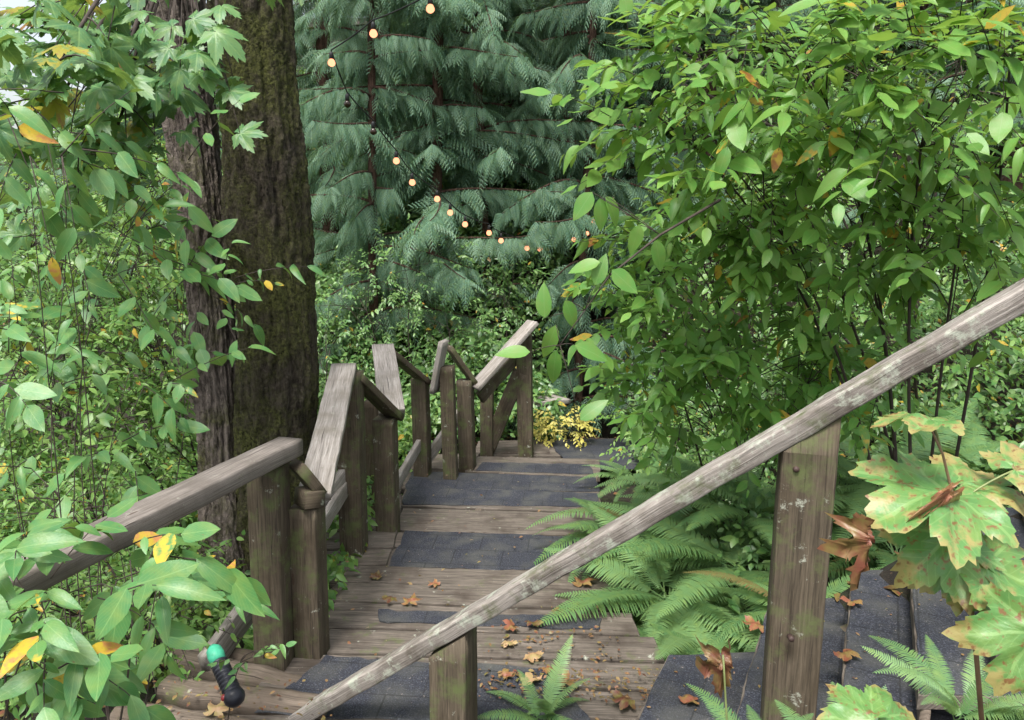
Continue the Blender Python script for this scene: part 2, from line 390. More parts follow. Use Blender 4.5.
# ------------------------------------------------------------------ leaf shapes
def ovate(rows=6, wid=.46, fold=.16, droop=.22, peak=.42, wave=0.0):
    v = []; uv = []
    for i in range(rows+1):
        t_ = i/rows
        k = (math.sin(math.pi*t_**(math.log(.5)/math.log(peak))))**.8*(1-.15*t_) if 0 < t_ < 1 else (0.03 if t_ == 0 else .01)
        h = wid/2*max(k, .01); z = -droop*t_*t_
        wz = wave*math.sin(t_*11)
        v += [(-h, t_, z+fold*h+wz), (0, t_, z), (h, t_, z+fold*h-wz)]; uv += [(-k, t_), (0, t_), (k, t_)]
    q = []
    for i in range(rows):
        a = i*3
        q += [(a, a+1, a+4, a+3), (a+1, a+2, a+5, a+4)]
    return np.array(v, float), np.array(q), np.array(uv, float)
def maple(rough=1, cup=.12, droop=.25, seed=0, rings=3):
    """five-lobed leaf, petiole joint at the origin, main lobe along +Y"""
    R = random.Random(seed)
    pts = []
    lobes = [(0, 1.0), (52, .86), (-52, .86), (108, .55), (-108, .55)]
    out_ = []
    order = [(-104, .64), (-50, .9), (0, 1.0), (50, .9), (104, .64)]
    for k, (a, L) in enumerate(order):
        L *= R.uniform(.92, 1.05)
        for da, f in ((-22, .62), (-18, .74), (-14, .72), (-11, .87), (-7, .82), (-4, .9), (0, 1.0), (4, .91), (7, .83), (11, .86), (14, .71), (18, .73), (22, .60)):
            out_.append((a+da*(1 if abs(a) < 100 else .9), L*f*R.uniform(.95, 1.05)))
        if k < 4:
            b = order[k+1][0]; out_.append(((a+b)/2, .46*R.uniform(.85, 1.1)))
    out_ = [(-160, .30), (-140, .34)]+out_+[(140, .34), (160, .30)]
    n = len(out_)
    v = [(0, 0, 0)]; 
    for rr in range(1, rings+1):
        f = rr/rings
        for a, L in out_:
            l = L*f; ar = RAD(a); x, y = l*math.sin(ar), l*math.cos(ar)
            rib = abs(((a+54*3) % 54)-27)/27        # 1 on ribs, 0 between
            z = -droop*l*l+cup*l*(1-rib)*.5+.03*math.sin(7*x+seed)*rough+.02*math.sin(9*y+3*x+seed*2)
            v.append((x, y, z))
    q = []
    for i in range(n-1): q.append((0, 1+i, 1+i+1, 1+i+1))
    fs = [(0, 1+i, 2+i, 2+i) for i in range(n-1)]
    for rr in range(rings-1):
        for i in range(n-1):
            a = 1+rr*n+i; fs.append((a, a+n, a+n+1, a+1))
    v = np.array(v, float)
    # triangles are written as quads split at the centre: duplicate centre-mid points instead
    tri = []
    vv = list(map(tuple, v))
    for i in range(n-1):
        m_ = tuple((np.array(vv[1+i])+np.array(vv[2+i]))/2*.999); vv.append(m_); tri.append((0, 1+i, len(vv)-1, 2+i))
    fs = tri+fs[n-1:]
    v = np.array(vv, float); r_ = np.linalg.norm(v[:, :2], axis=1); th = np.degrees(np.arctan2(v[:, 0], v[:, 1]))
    dl = np.min(np.abs(th[:, None]-np.array([-104, -50, 0, 50, 104])[None]), axis=1)
    uv = np.stack([r_*np.sin(np.radians(np.minimum(dl, 60)))*2.2, r_], -1)
    return v, np.array(fs), uv
OV = [ovate(7, .46, .18, .20), ovate(7, .40, .34, .40, .45, .008), ovate(7, .54, .06, .05, .4, .016), ovate(7, .38, .45, .55, .4, .01), ovate(7, .5, .12, -.12, .42, .02)]
OV_LO = [ovate(3, .5, .2, .2), ovate(3, .42, .35, .3)]
MP = [maple(seed=k, droop=.15+.12*k) for k in range(4)]
MP_LO = [maple(seed=9, rings=1)]

def cedar_spray():
    """flat scale-leaved spray: axis with alternate drooping branchlets, each feathered"""
    v = []; q = []; uv = []
    def strip(p, d, L, w0, dz):
        p = np.array(p); d = nrm(np.array(d)); s_ = nrm(np.cross(d, [0, 0, 1]))
        b = len(v)
        for i in range(3):
            t_ = i/2; c = p+d*L*t_+np.array([0, 0, -dz*t_*t_]); ww = w0*(1-.75*t_)
            v.append(c-s_*ww); v.append(c+s_*ww); uv.append((0, t_)); uv.append((0, t_))
        q.append((b, b+1, b+3, b+2)); q.append((b+2, b+3, b+5, b+4))
        return p+d*L*.5
    n = 9
    for i in range(n):
        t_ = i/(n-1); y = t_*.92; z = -.28*t_*t_
        if i < n-1: strip((0, y, z), (0, 1, -.5*t_), .12, .014, .0)
        L = .38*(1-t_*.72)*(.6+.4*min(1, i/2))
        for sgn in (-1, 1):
            yy = y+(.04 if sgn > 0 else 0)
            d = np.array([sgn*.85, .62, -.25]); d = nrm(d)
            strip((0, yy, z), d, L, .012, .10)
            m = 3
            for j in range(1, m+1):
                f = j/(m+.6); pp = np.array([0, yy, z])+d*L*f+np.array([0, 0, -.10*f*f])
                for s2 in (-1, 1):
                    d2 = nrm(d+np.cross(d, [0, 0, 1])*s2*.75)
                    strip(pp, d2, L*.34*(1-f*.5), .011, .04)
    return np.array(v, float), np.array(q), np.array(uv, float)
CS = cedar_spray()

def frond(n=30, width=.20, seed=0, arch=.9):
    """sword-fern frond, unit length, arching along +Y, blade facing +Z"""
    R = random.Random(seed)
    v = []; q = []; uv = []
    def pos(t_):   # arc in YZ
        a = arch*t_
        return np.array([0, math.sin(a)/max(arch, .01), -(1-math.cos(a))/max(arch, .01)])
    for i in range(n):
        t0, t1 = i/n, (i+1)/n
        p0, p1 = pos(t0), pos(t1); b = len(v); w_ = .006*(1-t0*.7)
        for p in (p0, p1):
            v.append(p+[-w_, 0, 0.002]); v.append(p+[w_, 0, 0.002]); uv += [(0, 0), (0, 0)]
        q.append((b, b+1, b+3, b+2))
    for i in range(n):
        t_ = .12+.87*i/n; p = pos(t_); pT = nrm(pos(min(1, t_+.02))-pos(t_-.02)); nn = nrm(np.cross([1, 0, 0], pT))
        f = (t_-.12)/.88
        L = width*(.45+.55*min(1, f/.25))*(1-f**2.2)*R.uniform(.9, 1.06)+.008
        for sgn in (-1, 1):
            d = nrm(np.array([sgn, 0, 0])+pT*.32*R.uniform(.7, 1.3)-nn*.0)
            bw = pT*.0095*(1-.3*f)
            dr = nn*(-1)
            b = len(v)
            for k, (s_, w_, dz) in enumerate(((0, 1.0, .0), (.5, 1.0, -.04), (1, .12, .13))):
                c = p+d*L*s_+nn*(.02-.0*s_)*0+nn*(-dz*L if k == 2 else .03*L*s_)
                v.append(c-bw*w_*.9); v.append(c+bw*w_*.9); uv += [(0, s_), (0, s_)]
            o_ = (0, 1, 3, 2) if sgn < 0 else (1, 0, 2, 3)
            q.append(tuple(b+x for x in o_)); q.append(tuple(b+2+x for x in o_))
    return np.array(v, float), np.array(q), np.array(uv, float)
FR = [frond(44, .14, 1, 1.0), frond(48, .155, 2, .6), frond(42, .13, 3, 1.35)]

# ------------------------------------------------------------------ plants
def bez(p0, p1, sag, n=6, side=0.0):
    p0 = np.asarray(p0, float); p1 = np.asarray(p1, float); t_ = np.linspace(0, 1, n)[:, None]
    mid = (p0+p1)/2+np.array([side, side*.5, sag])
    return (1-t_)**2*p0+2*t_*(1-t_)*mid+t_**2*p1
def blob_points(c, r, n, shell=.35):
    d = nrm(rng.normal(size=(n, 3))); k = (shell+(1-shell)*rng.random((n, 1)))**.6
    return np.asarray(c)+d*k*np.asarray(r)
def ws(x, y, Y, px, py, dy):
    """clump centre and radii: picture size px,py at distance Y -> metres"""
    c = at(x, y, Y); k = math.sqrt(c[1]**2+c[2]**2)/F
    return c, np.array([px*k, dy, py*k])
def shrub(name, label, cat, base, clumps, leaf, size, mat, per=9, tw=.32, stem=None, group=None, droop=.35, stem_r=.012, tone=None, face=.0):
    """multi-stemmed shrub: stems from base to each clump, twigs in it, leaves in two rows along every twig"""
    base = np.asarray(base, float)
    root = empty(name, base, label, cat, group)
    st = Acc(); lf = Acc()
    for (c, r, nt_) in clumps:
        nt_ = int(nt_)
        c = np.asarray(c)
        b0 = base+np.array([rng.normal(0, .05), rng.normal(0, .05), -.05])
        pts = bez(b0, c, .25*np.linalg.norm(c-b0), 9, rng.normal(0, .15))
        st.tube(pts, np.linspace(stem_r, stem_r*.4, 9), 6)
        P = blob_points(c, r, nt_)
        outd = nrm(P-c); D = nrm(outd*.7+rng.normal(0, .5, (nt_, 3))+np.array([0, -.25, -.05]))
        L = tw*rng.uniform(.6, 1.25, nt_)
        for i in range(nt_):
            if i % 7 == 0:
                k = rng.integers(5, 9); st.tube(bez(pts[k], P[i], .06, 5, rng.normal(0, .06)), np.linspace(stem_r*.35, .0022, 5), 4)
            st.tube(bez(P[i], P[i]+D[i]*L[i]+[0, 0, -.1*L[i]], .03, 4), [.0022, .002, .0015, .001], 4)
        # leaves
        k = np.tile(np.arange(per), nt_); I = np.repeat(np.arange(nt_), per); f = (k+.8)/per
        side = nrm(np.cross(D, [0, 0, 1]))[I]*np.where(k % 2, 1, -1)[:, None]
        pos = P[I]+D[I]*(L[I]*f)[:, None]+np.array([0, 0, -.1])*(L[I]*f*f)[:, None]+np.array([0, 0, .03])*(f*(1-f)*2)[:, None]
        last = (k == per-1)[:, None]
        A = nrm(D[I]*np.where(last, 1.5, .55)+side*np.where(last, .1, .85)+np.array([0, 0, -droop])+rng.normal(0, .22, (len(I), 3)))
        Nn = nrm(np.array([0, -face, 1.0])+rng.normal(0, .33, (len(I), 3)))
        sz = size*rng.uniform(.45, 1.2, len(I))*rng.uniform(.75, 1.15, nt_)[I]*(.7+.3*np.sin(f*2.6))
        r = np.clip(rng.random(len(I))*.7+rng.random(nt_)[I]*.3, 0, 1)
        if tone is not None: r = np.clip(tone[0]+(tone[1]-tone[0])*r, 0, 1)
        pick = rng.integers(0, len(leaf), len(I))
        for j, tp in enumerate(leaf):
            m_ = pick == j; lf.inst(tp, pos[m_], A[m_], Nn[m_], sz[m_], rng.uniform(.8, 1.2, m_.sum()), r[m_])
    st.build('stems', stem or M['twig'], root)
    lf.build('foliage', mat, root)
    return root

def fern(x, y, z, label, size=.8, n=15, tilt=.55, group='sword ferns beside the stairs', tone=(0.2, .9), az=None, name='sword_fern'):
    o = np.array([x, y, z]); a = Acc()
    root = o
    for i in range(n):
        th = (i/n*2*math.pi+rng.normal(0, .18)) if az is None else az[0]+(az[1]-az[0])*rng.random()
        el = tilt*rng.uniform(.55, 1.6)
        d = np.array([math.cos(th)*math.cos(el), math.sin(th)*math.cos(el), math.sin(el)])
        up = np.array([-math.cos(th)*math.sin(el), -math.sin(th)*math.sin(el), math.cos(el)])+rng.normal(0, .12, 3)
        tp = FR[rng.integers(0, 3)]
        L = size*rng.uniform(.75, 1.15)
        a.inst(tp, (o+rng.normal(0, .02, 3)*[1, 1, 0])[None], d[None], up[None], L, rng.uniform(.85, 1.15), [tone[0]+(tone[1]-tone[0])*rng.random()])
    ob = a.build(name, M['fern_leaf'], origin=o)
    return tag(ob, label, 'fern', group)

def cedar(x, y, z0, h, label, trunk_r=.12, nb=34, blen=1.9, zlow=.6, tone=(0, 1), group='cedars behind the stairs'):
    base = np.array([x, y, z0]); root = empty('cedar_tree', base, label, 'tree', group)
    t_ = np.linspace(0, 1, 16); pts = base+np.stack([.08*np.sin(t_*5+x), .06*np.cos(t_*4), t_*h], -1)
    Acc().tube(pts, trunk_r*(1.15-t_*.9), 10).build('trunk', M['cedar_bark'], root)
    br = Acc(); a = Acc()
    for i in range(nb):
        f = (i+rng.random())/nb; z = z0+zlow+(h-zlow)*f
        th = i*2.399+rng.normal(0, .3); L = blen*(1-.55*f)*(rng.uniform(.7, 1.15) if i % 3 else rng.uniform(.25, .5))
        d = np.array([math.cos(th), math.sin(th), 0]); s_ = np.array([-d[1], d[0], 0])
        tt = np.linspace(0, 1, 9); z += rng.normal(0, .15); dp = rng.uniform(.25, .75)
        bp = np.array([x, y, z])+d*(L*tt)[:, None]+s_*(rng.normal(0, .18)*L*tt**2)[:, None]+np.array([0, 0, 1])*(rng.uniform(0, .3)*L*tt-dp*L*tt**2+.18*L*tt**3)[:, None]
        br.tube(bp, np.linspace(.018, .004, 9), 5)
        ns = int(21*L/1.5)+6
        ff = np.linspace(.05, 1, ns)
        P = np.stack([np.interp(ff, tt, bp[:, k]) for k in range(3)], -1)
        K = []; AA = []; NN = []; S = []
        for j in range(ns):
            for sg in (-1, 1):
                K.append(P[j]); AA.append(d*rng.uniform(.3, 1.2)+s_*sg*rng.uniform(.4, 1.0)+[0, 0, rng.uniform(-1.1, -.1)])
                NN.append(np.array([0, -.15, 1])+rng.normal(0, .42, 3)+s_*sg*.3); S.append(rng.uniform(.22, .46)*(1.1-.35*ff[j]))
        K.append(P[-1]); AA.append(d+[0, 0, -.6]); NN.append([0, 0, 1]); S.append(.34)
        k = rng.random()*.5
        a.inst(CS, np.array(K), np.array(AA), np.array(NN), np.array(S), rng.uniform(.7, 1.1, len(K)), np.clip(tone[0]+(tone[1]-tone[0])*(k*.5+rng.random(len(K))**1.6*.85), 0, 1))
    br.build('branch_wood', M['cedar_bark'], root)
    a.build('crown', M['cedar_leaf'], root)
    return root

# ------------------------------------------------------------------ terrain
def smooth(a, b, x): t_ = np.clip((x-a)/(b-a), 0, 1); return t_*t_*(3-2*t_)
def T(x, y):
    x = np.asarray(x, float); y = np.asarray(y, float)
    z = -2.42-.12*smooth(3, 8, y)
    z = z-.9*smooth(1.6, 6, -x)*smooth(-1, 3, y)+.25*smooth(7, 12, y)*smooth(2, 8, -x)
    z = z+smooth(1.35, 6, x)*2.1*smooth(2.9, 4.5, y)
    # bank under the upper flight and the camera's own ground
    up = (1-smooth(3.2, 3.7, y))*smooth(.35, 2.4, x)
    z = z+up*1.15
    z = z+(1-smooth(.2, 1.9, y))*.75*(1-smooth(.6, 2.4, x))*smooth(-1.5, -.3, x)
    # the far hillside
    hill = np.maximum(y-8.6, 0)
    z = z+hill*(.34+.3*smooth(-9, 2, x))+ .9*smooth(8.6, 10, y)*smooth(-4, -1, x)
    # gully shaped into the hill to make the gap past the stairs dark
    z = z-2.3*np.exp(-((x-.115*y)/.5)**2)*smooth(8.3, 9.3, y)*(1-smooth(13, 15.5, y))
    z = z+.05*np.sin(x*2.3+y)*np.sin(y*1.9)+.03*np.sin(x*5.1)*np.sin(y*4.3+1)
    return z
xs = np.unique(np.concatenate([np.linspace(-60, -8, 30), np.linspace(-8, 8, 130), np.linspace(8, 60, 30)]))
ys = np.unique(np.concatenate([np.linspace(-20, -1, 12), np.linspace(-1, 12, 110), np.linspace(12, 70, 40)]))
XX, YY = np.meshgrid(xs, ys, indexing='ij')
ZZ = np.minimum(T(XX, YY), 14-12.5*smooth(.30, .50, -XX/np.maximum(YY, 8)))
g = Acc().grid(np.stack([XX, YY, ZZ], -1)[:, :, :], np.stack([XX, YY], -1))
o = g.build('ground', M['soil'], attrs=False); tag(o, 'dark forest soil with leaf litter rising to a hillside', kind='structure')

# ------------------------------------------------------------------ stairs: lower flight
def poly(pts, z): return np.array([G(px, py, z) for px, py in pts])
low = empty('wooden_staircase', (0.2, 4.5, -2.2), 'long shallow flight of weathered planks with dark shingle strips leading away', 'staircase')
planks = [  # picture corners (back-left, back-right, front-right, front-left), height
    ([(120, 712), (700, 724), (700, 790), (80, 780)], -1.985),
    ([(262, 680), (700, 694), (700, 721), (240, 709)], -1.99),
    ([(300, 654), (690, 665), (690, 691), (262, 677)], -2.02),
    ([(330, 629), (655, 637), (665, 661), (312, 652)], -2.035),
    ([(335, 602), (632, 613), (640, 635), (320, 627)], -2.05),
    ([(338, 582), (622, 592), (630, 610), (320, 599.5)], -2.10),
    ([(345, 565), (618, 574), (622, 591), (330, 581)], -2.105),
    ([(388, 548), (612, 554), (618, 573), (380, 567)], -2.15),
    ([(395, 532), (608, 538), (612, 553), (385, 547)], -2.155),
    ([(403, 508), (602, 514), (608, 536), (392, 530)], -2.20),
    ([(405, 489), (600, 495), (602, 512), (398, 506)], -2.24),
    ([(408, 472), (596, 477), (600, 494), (400, 488)], -2.27),
    ([(470, 456), (600, 459), (600, 477), (465, 471)], -2.30),
    ([(492, 441), (640, 438), (650, 457), (490, 455)], -2.33),
    ([(262, 534), (397, 530), (393, 547), (250, 551)], -2.125),
    ([(250, 553), (392, 549), (386, 564), (240, 568)], -2.13),
    ([(340, 496), (402, 494), (400, 511), (330, 512)], -2.175),
    ([(330, 514), (400, 512.5), (396, 529), (320, 531)], -2.18),
    ([(375, 468), (407, 467), (404, 480), (370, 481)], -2.26),
    ([(360, 483), (404, 482), (400, 493), (352, 494)], -2.262),
    ([(412, 455), (480, 453), (468, 467), (408, 469)], -2.29),
    ([(478, 441), (545, 440), (550, 452), (474, 453)], -2.315),
]
for pts, z in planks:
    P = poly(pts, z); 
    Acc().slab(P, .045, along=P[1]-P[0]).build('plank', M['tread_wood'], low, smooth=False)
mats = [
    ([(325, 655), (545, 668), (600, 730), (255, 712)], -1.978),
    ([(378, 609), (602, 618), (600, 629), (378, 621)], -2.042),
    ([(405, 530), (600, 537), (596, 571), (388, 566)], -2.142),
    ([(407, 487), (598, 493), (600, 506), (402, 504)], -2.232),
    ([(412, 471), (596, 477), (600, 491), (405, 489)], -2.262),
    ([(482, 462), (590, 464), (594, 474), (476, 470)], -2.292),
    ([(548, 440), (640, 438), (652, 468), (572, 470)], -2.318),
]
for pts, z in mats:
    P = poly(pts, z); Acc().slab(P, .006, along=P[1]-P[0], jag=.004).build('shingle_strip', M['shingle'], low, smooth=False)
# stringers under the flight
a = Acc(); a.beam((-.62, 3.3, -2.2), (.05, 7.4, -2.46), .05, .2); a.build('stringer', M['old_timber'], low)
a = Acc(); a.beam((.35, 3.2, -2.2), (.85, 7.4, -2.46), .05, .2); a.build('stringer', M['old_timber'], low)

# ------------------------------------------------------------------ upper flight (comes down from the right)
upf = empty('wooden_staircase', (1.4, 2.7, -1.9), 'upper flight covered in dark shingles coming down from the right edge', 'staircase')
back = [((668, 655), -1.87), ((770, 600), -1.74), ((852, 570), -1.61), ((908, 541), -1.47), ((962, 508), -1.33), ((1022, 488), -1.19), ((1090, 470), -1.05)]
nd = nrm(np.array([-.30, -.62, 0]))
for i, ((px, py), z) in enumerate(back):
    b = G(px, py, z); f = b+nd*1.25
    run = np.array([.47, .02, 0]) if i < 2 else np.array([.40, -.01, 0])
    P = np.array([b, b+run, f+run, f])
    Acc().slab(P, .05, along=nd).build('tread', M['tread_wood'], upf, smooth=False)
    e1 = nd*.004
    Q = np.array([b+e1+[.006, 0, .007], b+run+e1+[0, 0, .007], f+run-e1+[0, 0, .007], f-e1+[.006, 0, .007]])
    Acc().slab(Q, .006, along=nd, jag=.002).build('shingle_mat', M['shingle'], upf, smooth=False)
    R0, R1 = b+[.03, 0, -.052-.05], f+[.03, 0, -.052-.05]
    Acc().beam(R0, R1, .03, .10).build('riser', M['old_timber'], upf)
bb = [G(px, py, z) for (px, py), z in back]
Acc().beam(bb[0]+[.1, -.04, -.26], bb[-1]+[.1, -.04, -.26], .045, .18).build('stringer', M['old_timber'], upf)

# ------------------------------------------------------------------ near railing
near = empty('wooden_railing', (.35, 2.3, -2.1), 'weathered grey handrail with lichen on two thick posts in the foreground', 'railing')
P2 = at(452, 628, 2.5); P1 = at(808, 420.5, 2.1); dr = P1-P2
r0, r1 = P2-dr*.78, P1+dr*1.1
a = Acc()
a.beam(r0, r1, .098, .06, rad=.008, jit=.001, seg=160)
a.build('handrail', M['rail_wood'], near)
def post(root, top, bot, w_=.145, mat='post_wood', yaw=0.0, jit=.0005, name='post', cut=None):
    a = Acc(); up = (math.sin(yaw), math.cos(yaw), 0)
    a.beam(bot, top, w_, w_, up=up, rad=.006, jit=jit)
    if cut is not None:
        n12 = 12; V = a.v[-1][-n12:]; dxy = np.array(cut[:2]); k = cut[2]/(dxy@dxy)
        V[:, 2] += ((V[:, 0]-top[0])*dxy[0]+(V[:, 1]-top[1])*dxy[1])*k
    return a.build(name, M[mat], root)
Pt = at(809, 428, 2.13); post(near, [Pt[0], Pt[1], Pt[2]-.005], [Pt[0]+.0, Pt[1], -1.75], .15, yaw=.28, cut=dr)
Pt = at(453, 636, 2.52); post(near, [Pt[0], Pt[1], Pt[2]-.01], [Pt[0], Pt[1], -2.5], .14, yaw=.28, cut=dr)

for (bx, by, bY) in ((457, 706, 2.455), (797, 470, 2.06), (792, 640, 2.02)):
    c = at(bx, by, bY); Acc().tube(np.array([c+[0, .02, 0], c+[0, .004, 0], c, c+[0, -.001, 0]]), np.array([.009, .009, .007, .001]), 12).build('bolt_or_hole', M['nail'], near)  # the dark disc on the lower post stands in for a hole

# ------------------------------------------------------------------ zigzag railing on the left
zr = empty('wooden_railing', (-.6, 4.5, -2.2), 'zigzag railing of brown posts along the left side of the stairs', 'railing')
def pst(px, pyt, pyb, z, w_=.135, lean=0, yaw=0.0, tpx=None):
    b = G(px, pyb, z); t_ = at(tpx if tpx is not None else px, pyt, b[1])
    post(zr, [b[0]+lean+(t_[0]-b[0]), b[1], t_[2]], [b[0], b[1], z-.12], w_, yaw=yaw)
    return b
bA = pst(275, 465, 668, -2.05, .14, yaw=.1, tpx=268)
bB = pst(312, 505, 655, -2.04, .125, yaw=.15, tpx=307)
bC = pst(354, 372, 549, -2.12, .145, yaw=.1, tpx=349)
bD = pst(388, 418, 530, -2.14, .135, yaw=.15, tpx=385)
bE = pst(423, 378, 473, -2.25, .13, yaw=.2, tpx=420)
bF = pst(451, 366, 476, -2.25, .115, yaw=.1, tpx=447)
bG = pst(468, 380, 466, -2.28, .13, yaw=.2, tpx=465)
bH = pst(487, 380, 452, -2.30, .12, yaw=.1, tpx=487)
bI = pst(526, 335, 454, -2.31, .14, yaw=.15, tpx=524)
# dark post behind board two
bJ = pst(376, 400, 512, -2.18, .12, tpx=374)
def board(p, q, w_, h_=.04, mat='grey_wood', up=(0, 0, 1), name='handrail'):
    Acc().beam(p, q, w_, h_, up=up, rad=.005, jit=.001).build(name, M[mat], zr)
# first long rail towards the camera
pa = at(288, 447, bA[1]+.06); pl = at(-60, 618, 1.72)
Acc().beam(pl, pa+nrm(pa-pl)*.02, .125, .075, rad=.01).build('handrail', M['dim_wood'], zr)
# zigzag boards (flat 2x6) low end -> high end, then short steep pieces down to the next post
pB = at(314, 497, bB[1]); pC = at(344, 366, bC[1]); board(pB, pC, .15)
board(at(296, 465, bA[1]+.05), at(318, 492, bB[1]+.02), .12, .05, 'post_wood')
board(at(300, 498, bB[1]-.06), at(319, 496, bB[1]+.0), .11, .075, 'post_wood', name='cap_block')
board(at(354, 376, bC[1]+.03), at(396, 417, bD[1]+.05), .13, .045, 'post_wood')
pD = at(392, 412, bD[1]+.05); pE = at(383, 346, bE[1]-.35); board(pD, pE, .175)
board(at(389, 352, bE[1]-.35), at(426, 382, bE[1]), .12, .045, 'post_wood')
pF = at(434, 392, bE[1]-.1); pG = at(444, 341, bF[1]-.05); board(pF, pG, .15)
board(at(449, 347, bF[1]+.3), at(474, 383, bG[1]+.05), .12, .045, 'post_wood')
pH = at(474, 388, bG[1]+.0); pI = at(533, 322, bI[1]-.1); board(pH, pI, .16)
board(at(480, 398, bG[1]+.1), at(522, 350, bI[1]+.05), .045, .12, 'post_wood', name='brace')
# slanting braces
def brace(x0, y0, Y0, x1, y1, Y1, w_=.04, h_=.13): board(at(x0, y0, Y0), at(x1, y1, Y1), w_, h_, 'grey_wood', name='brace')
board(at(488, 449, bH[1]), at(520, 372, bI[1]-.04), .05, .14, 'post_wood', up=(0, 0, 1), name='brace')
brace(205, 668, bA[1]-.1, 345, 476, bC[1]-.02, .045, .14)
brace(300, 560, bB[1]+.4, 352, 478, bC[1]+.1, .035, .10)
brace(392, 492, bD[1]+.5, 424, 436, bE[1]+.15, .04, .10)
brace(425, 462, bE[1]+.1, 470, 400, bG[1]+.2, .04, .10)

# old landing timbers at lower left
tim = empty('timber_landing', tuple(G(230, 690, -2.08)), 'row of rough rounded timbers forming the landing at the lower left', 'landing')
for (x0, y0, x1, y1, z, w_) in ((120, 716, 345, 752, -2.0, .12), (165, 690, 330, 714, -2.0, .12), (185, 664, 300, 690, -2.03, .11), (175, 650, 262, 664, -2.07, .08), (90, 745, 330, 775, -2.0, .13)):
    Acc().beam(G(x0, y0, z), G(x1, y1, z), w_, .11, rad=.035, jit=.003).build('timber', M['old_timber'], tim)
# plank at the far end of the stairs
a = Acc(); a.beam(at(530, 402, 7.9), at(562, 399, 8.2), .28, .05); tag(a.build('bench_board', M['grey_wood'], origin=at(546, 402, 8.0)), 'short grey board sticking out beyond the last railing post', 'board')

# ------------------------------------------------------------------ ribbed black garden light
def garden_light():
    top = at(219, 662, 2.45); bot = at(233, 694, 2.36)
    root = empty('garden_spotlight', bot, 'black ribbed cylindrical spotlight lying against the lower left timbers', 'garden light')
    d = bot-top; L = np.linalg.norm(d); T_ = d/L
    pts = []; rad = []
    for k in range(9):
        t0 = k/9
        for dt, rr in ((0.0, .026), (.02, .031), (.07, .031), (.09, .026)):
            pts.append(top+d*(t0+dt)*1.0); rad.append(rr)
    Acc().tube(np.array(pts), np.array(rad), 18).build('ribbed_body', M['black_plastic'], root)
    b = []; r = []
    for k in range(9):
        a_ = k/8*math.pi; b.append(bot+T_*(.012-.034*math.cos(a_))); r.append(max(.037*math.sin(a_), .001))
    Acc().tube(np.array(b), np.array(r), 18).build('lamp_head', M['black_plastic'], root)
    c = bot+np.array([-.022, -.02, .0]); b = [c+T_*(.012*math.cos(k/6*math.pi)) for k in range(7)]
    Acc().tube(np.array(b), np.maximum(.013*np.sin(np.arange(7)/6*math.pi), .001), 12).build('red_lens', M['red_plastic'], root)
    c0 = top-T_*.02
    Acc().tube(np.array([c0-T_*.05, c0-T_*.035, c0-T_*.01, c0+T_*.02]), np.array([.012, .026, .03, .026]), 18).build('teal_cap', M['teal'], root)
garden_light()

# ------------------------------------------------------------------ string lights
cab = [(470, -60, 5.0), (430, -6, 5.3), (373, 20, 5.7), (331, 50, 6.0), (347, 92, 6.2), (373, 120, 6.4), (396, 150, 6.7), (412, 172, 6.9), (437, 189, 7.2), (450, 203, 7.4), (465, 215, 7.6), (489, 224, 7.9), (501, 232, 8.1), (527, 240, 8.5), (540, 241, 8.7), (574, 232, 9.3), (587, 226, 9.6), (594, 214, 9.9), (613, 192, 10.4), (640, 150, 11)]
cp_ = np.array([at(*c) for c in cab])
sl_ = empty('string_lights', cp_[10], 'string of warm glowing bulbs on a black cable sagging across the cedars', 'string lights')
seg = []
for i in range(len(cp_)-1):
    seg.append(bez(cp_[i], cp_[i+1], -.02, 5)[:-1])
Acc().tube(np.concatenate(seg+[cp_[-1:]]), .0055, 5).build('cable', M['cable'], sl_)
for i in range(1, len(cp_)-1):
    c = cp_[i]+np.array([0, 0, -.01]); unlit = i in (4, 5)
    zz = np.array([0, -.01, -.02, -.05, -.055]); rr = np.array([.006, .014, .015, .017, .012])
    bl = -.052+np.array([0, -.008, -.022, -.035, -.046, -.053, -.056]); br_ = np.array([.012, .020, .027, .028, .022, .012, .002])
    ob = Acc().tube(c+np.stack([bl*0, bl*0, bl], -1), br_, 14).build('bulb', M['dead_bulb'] if unlit else M['bulb'], sl_)
    if unlit: ob['label'] = 'dark unlit bulb'
    Acc().tube(c+np.stack([zz*0, zz*0, zz], -1), rr, 12).build('socket', M['cable'], ob)

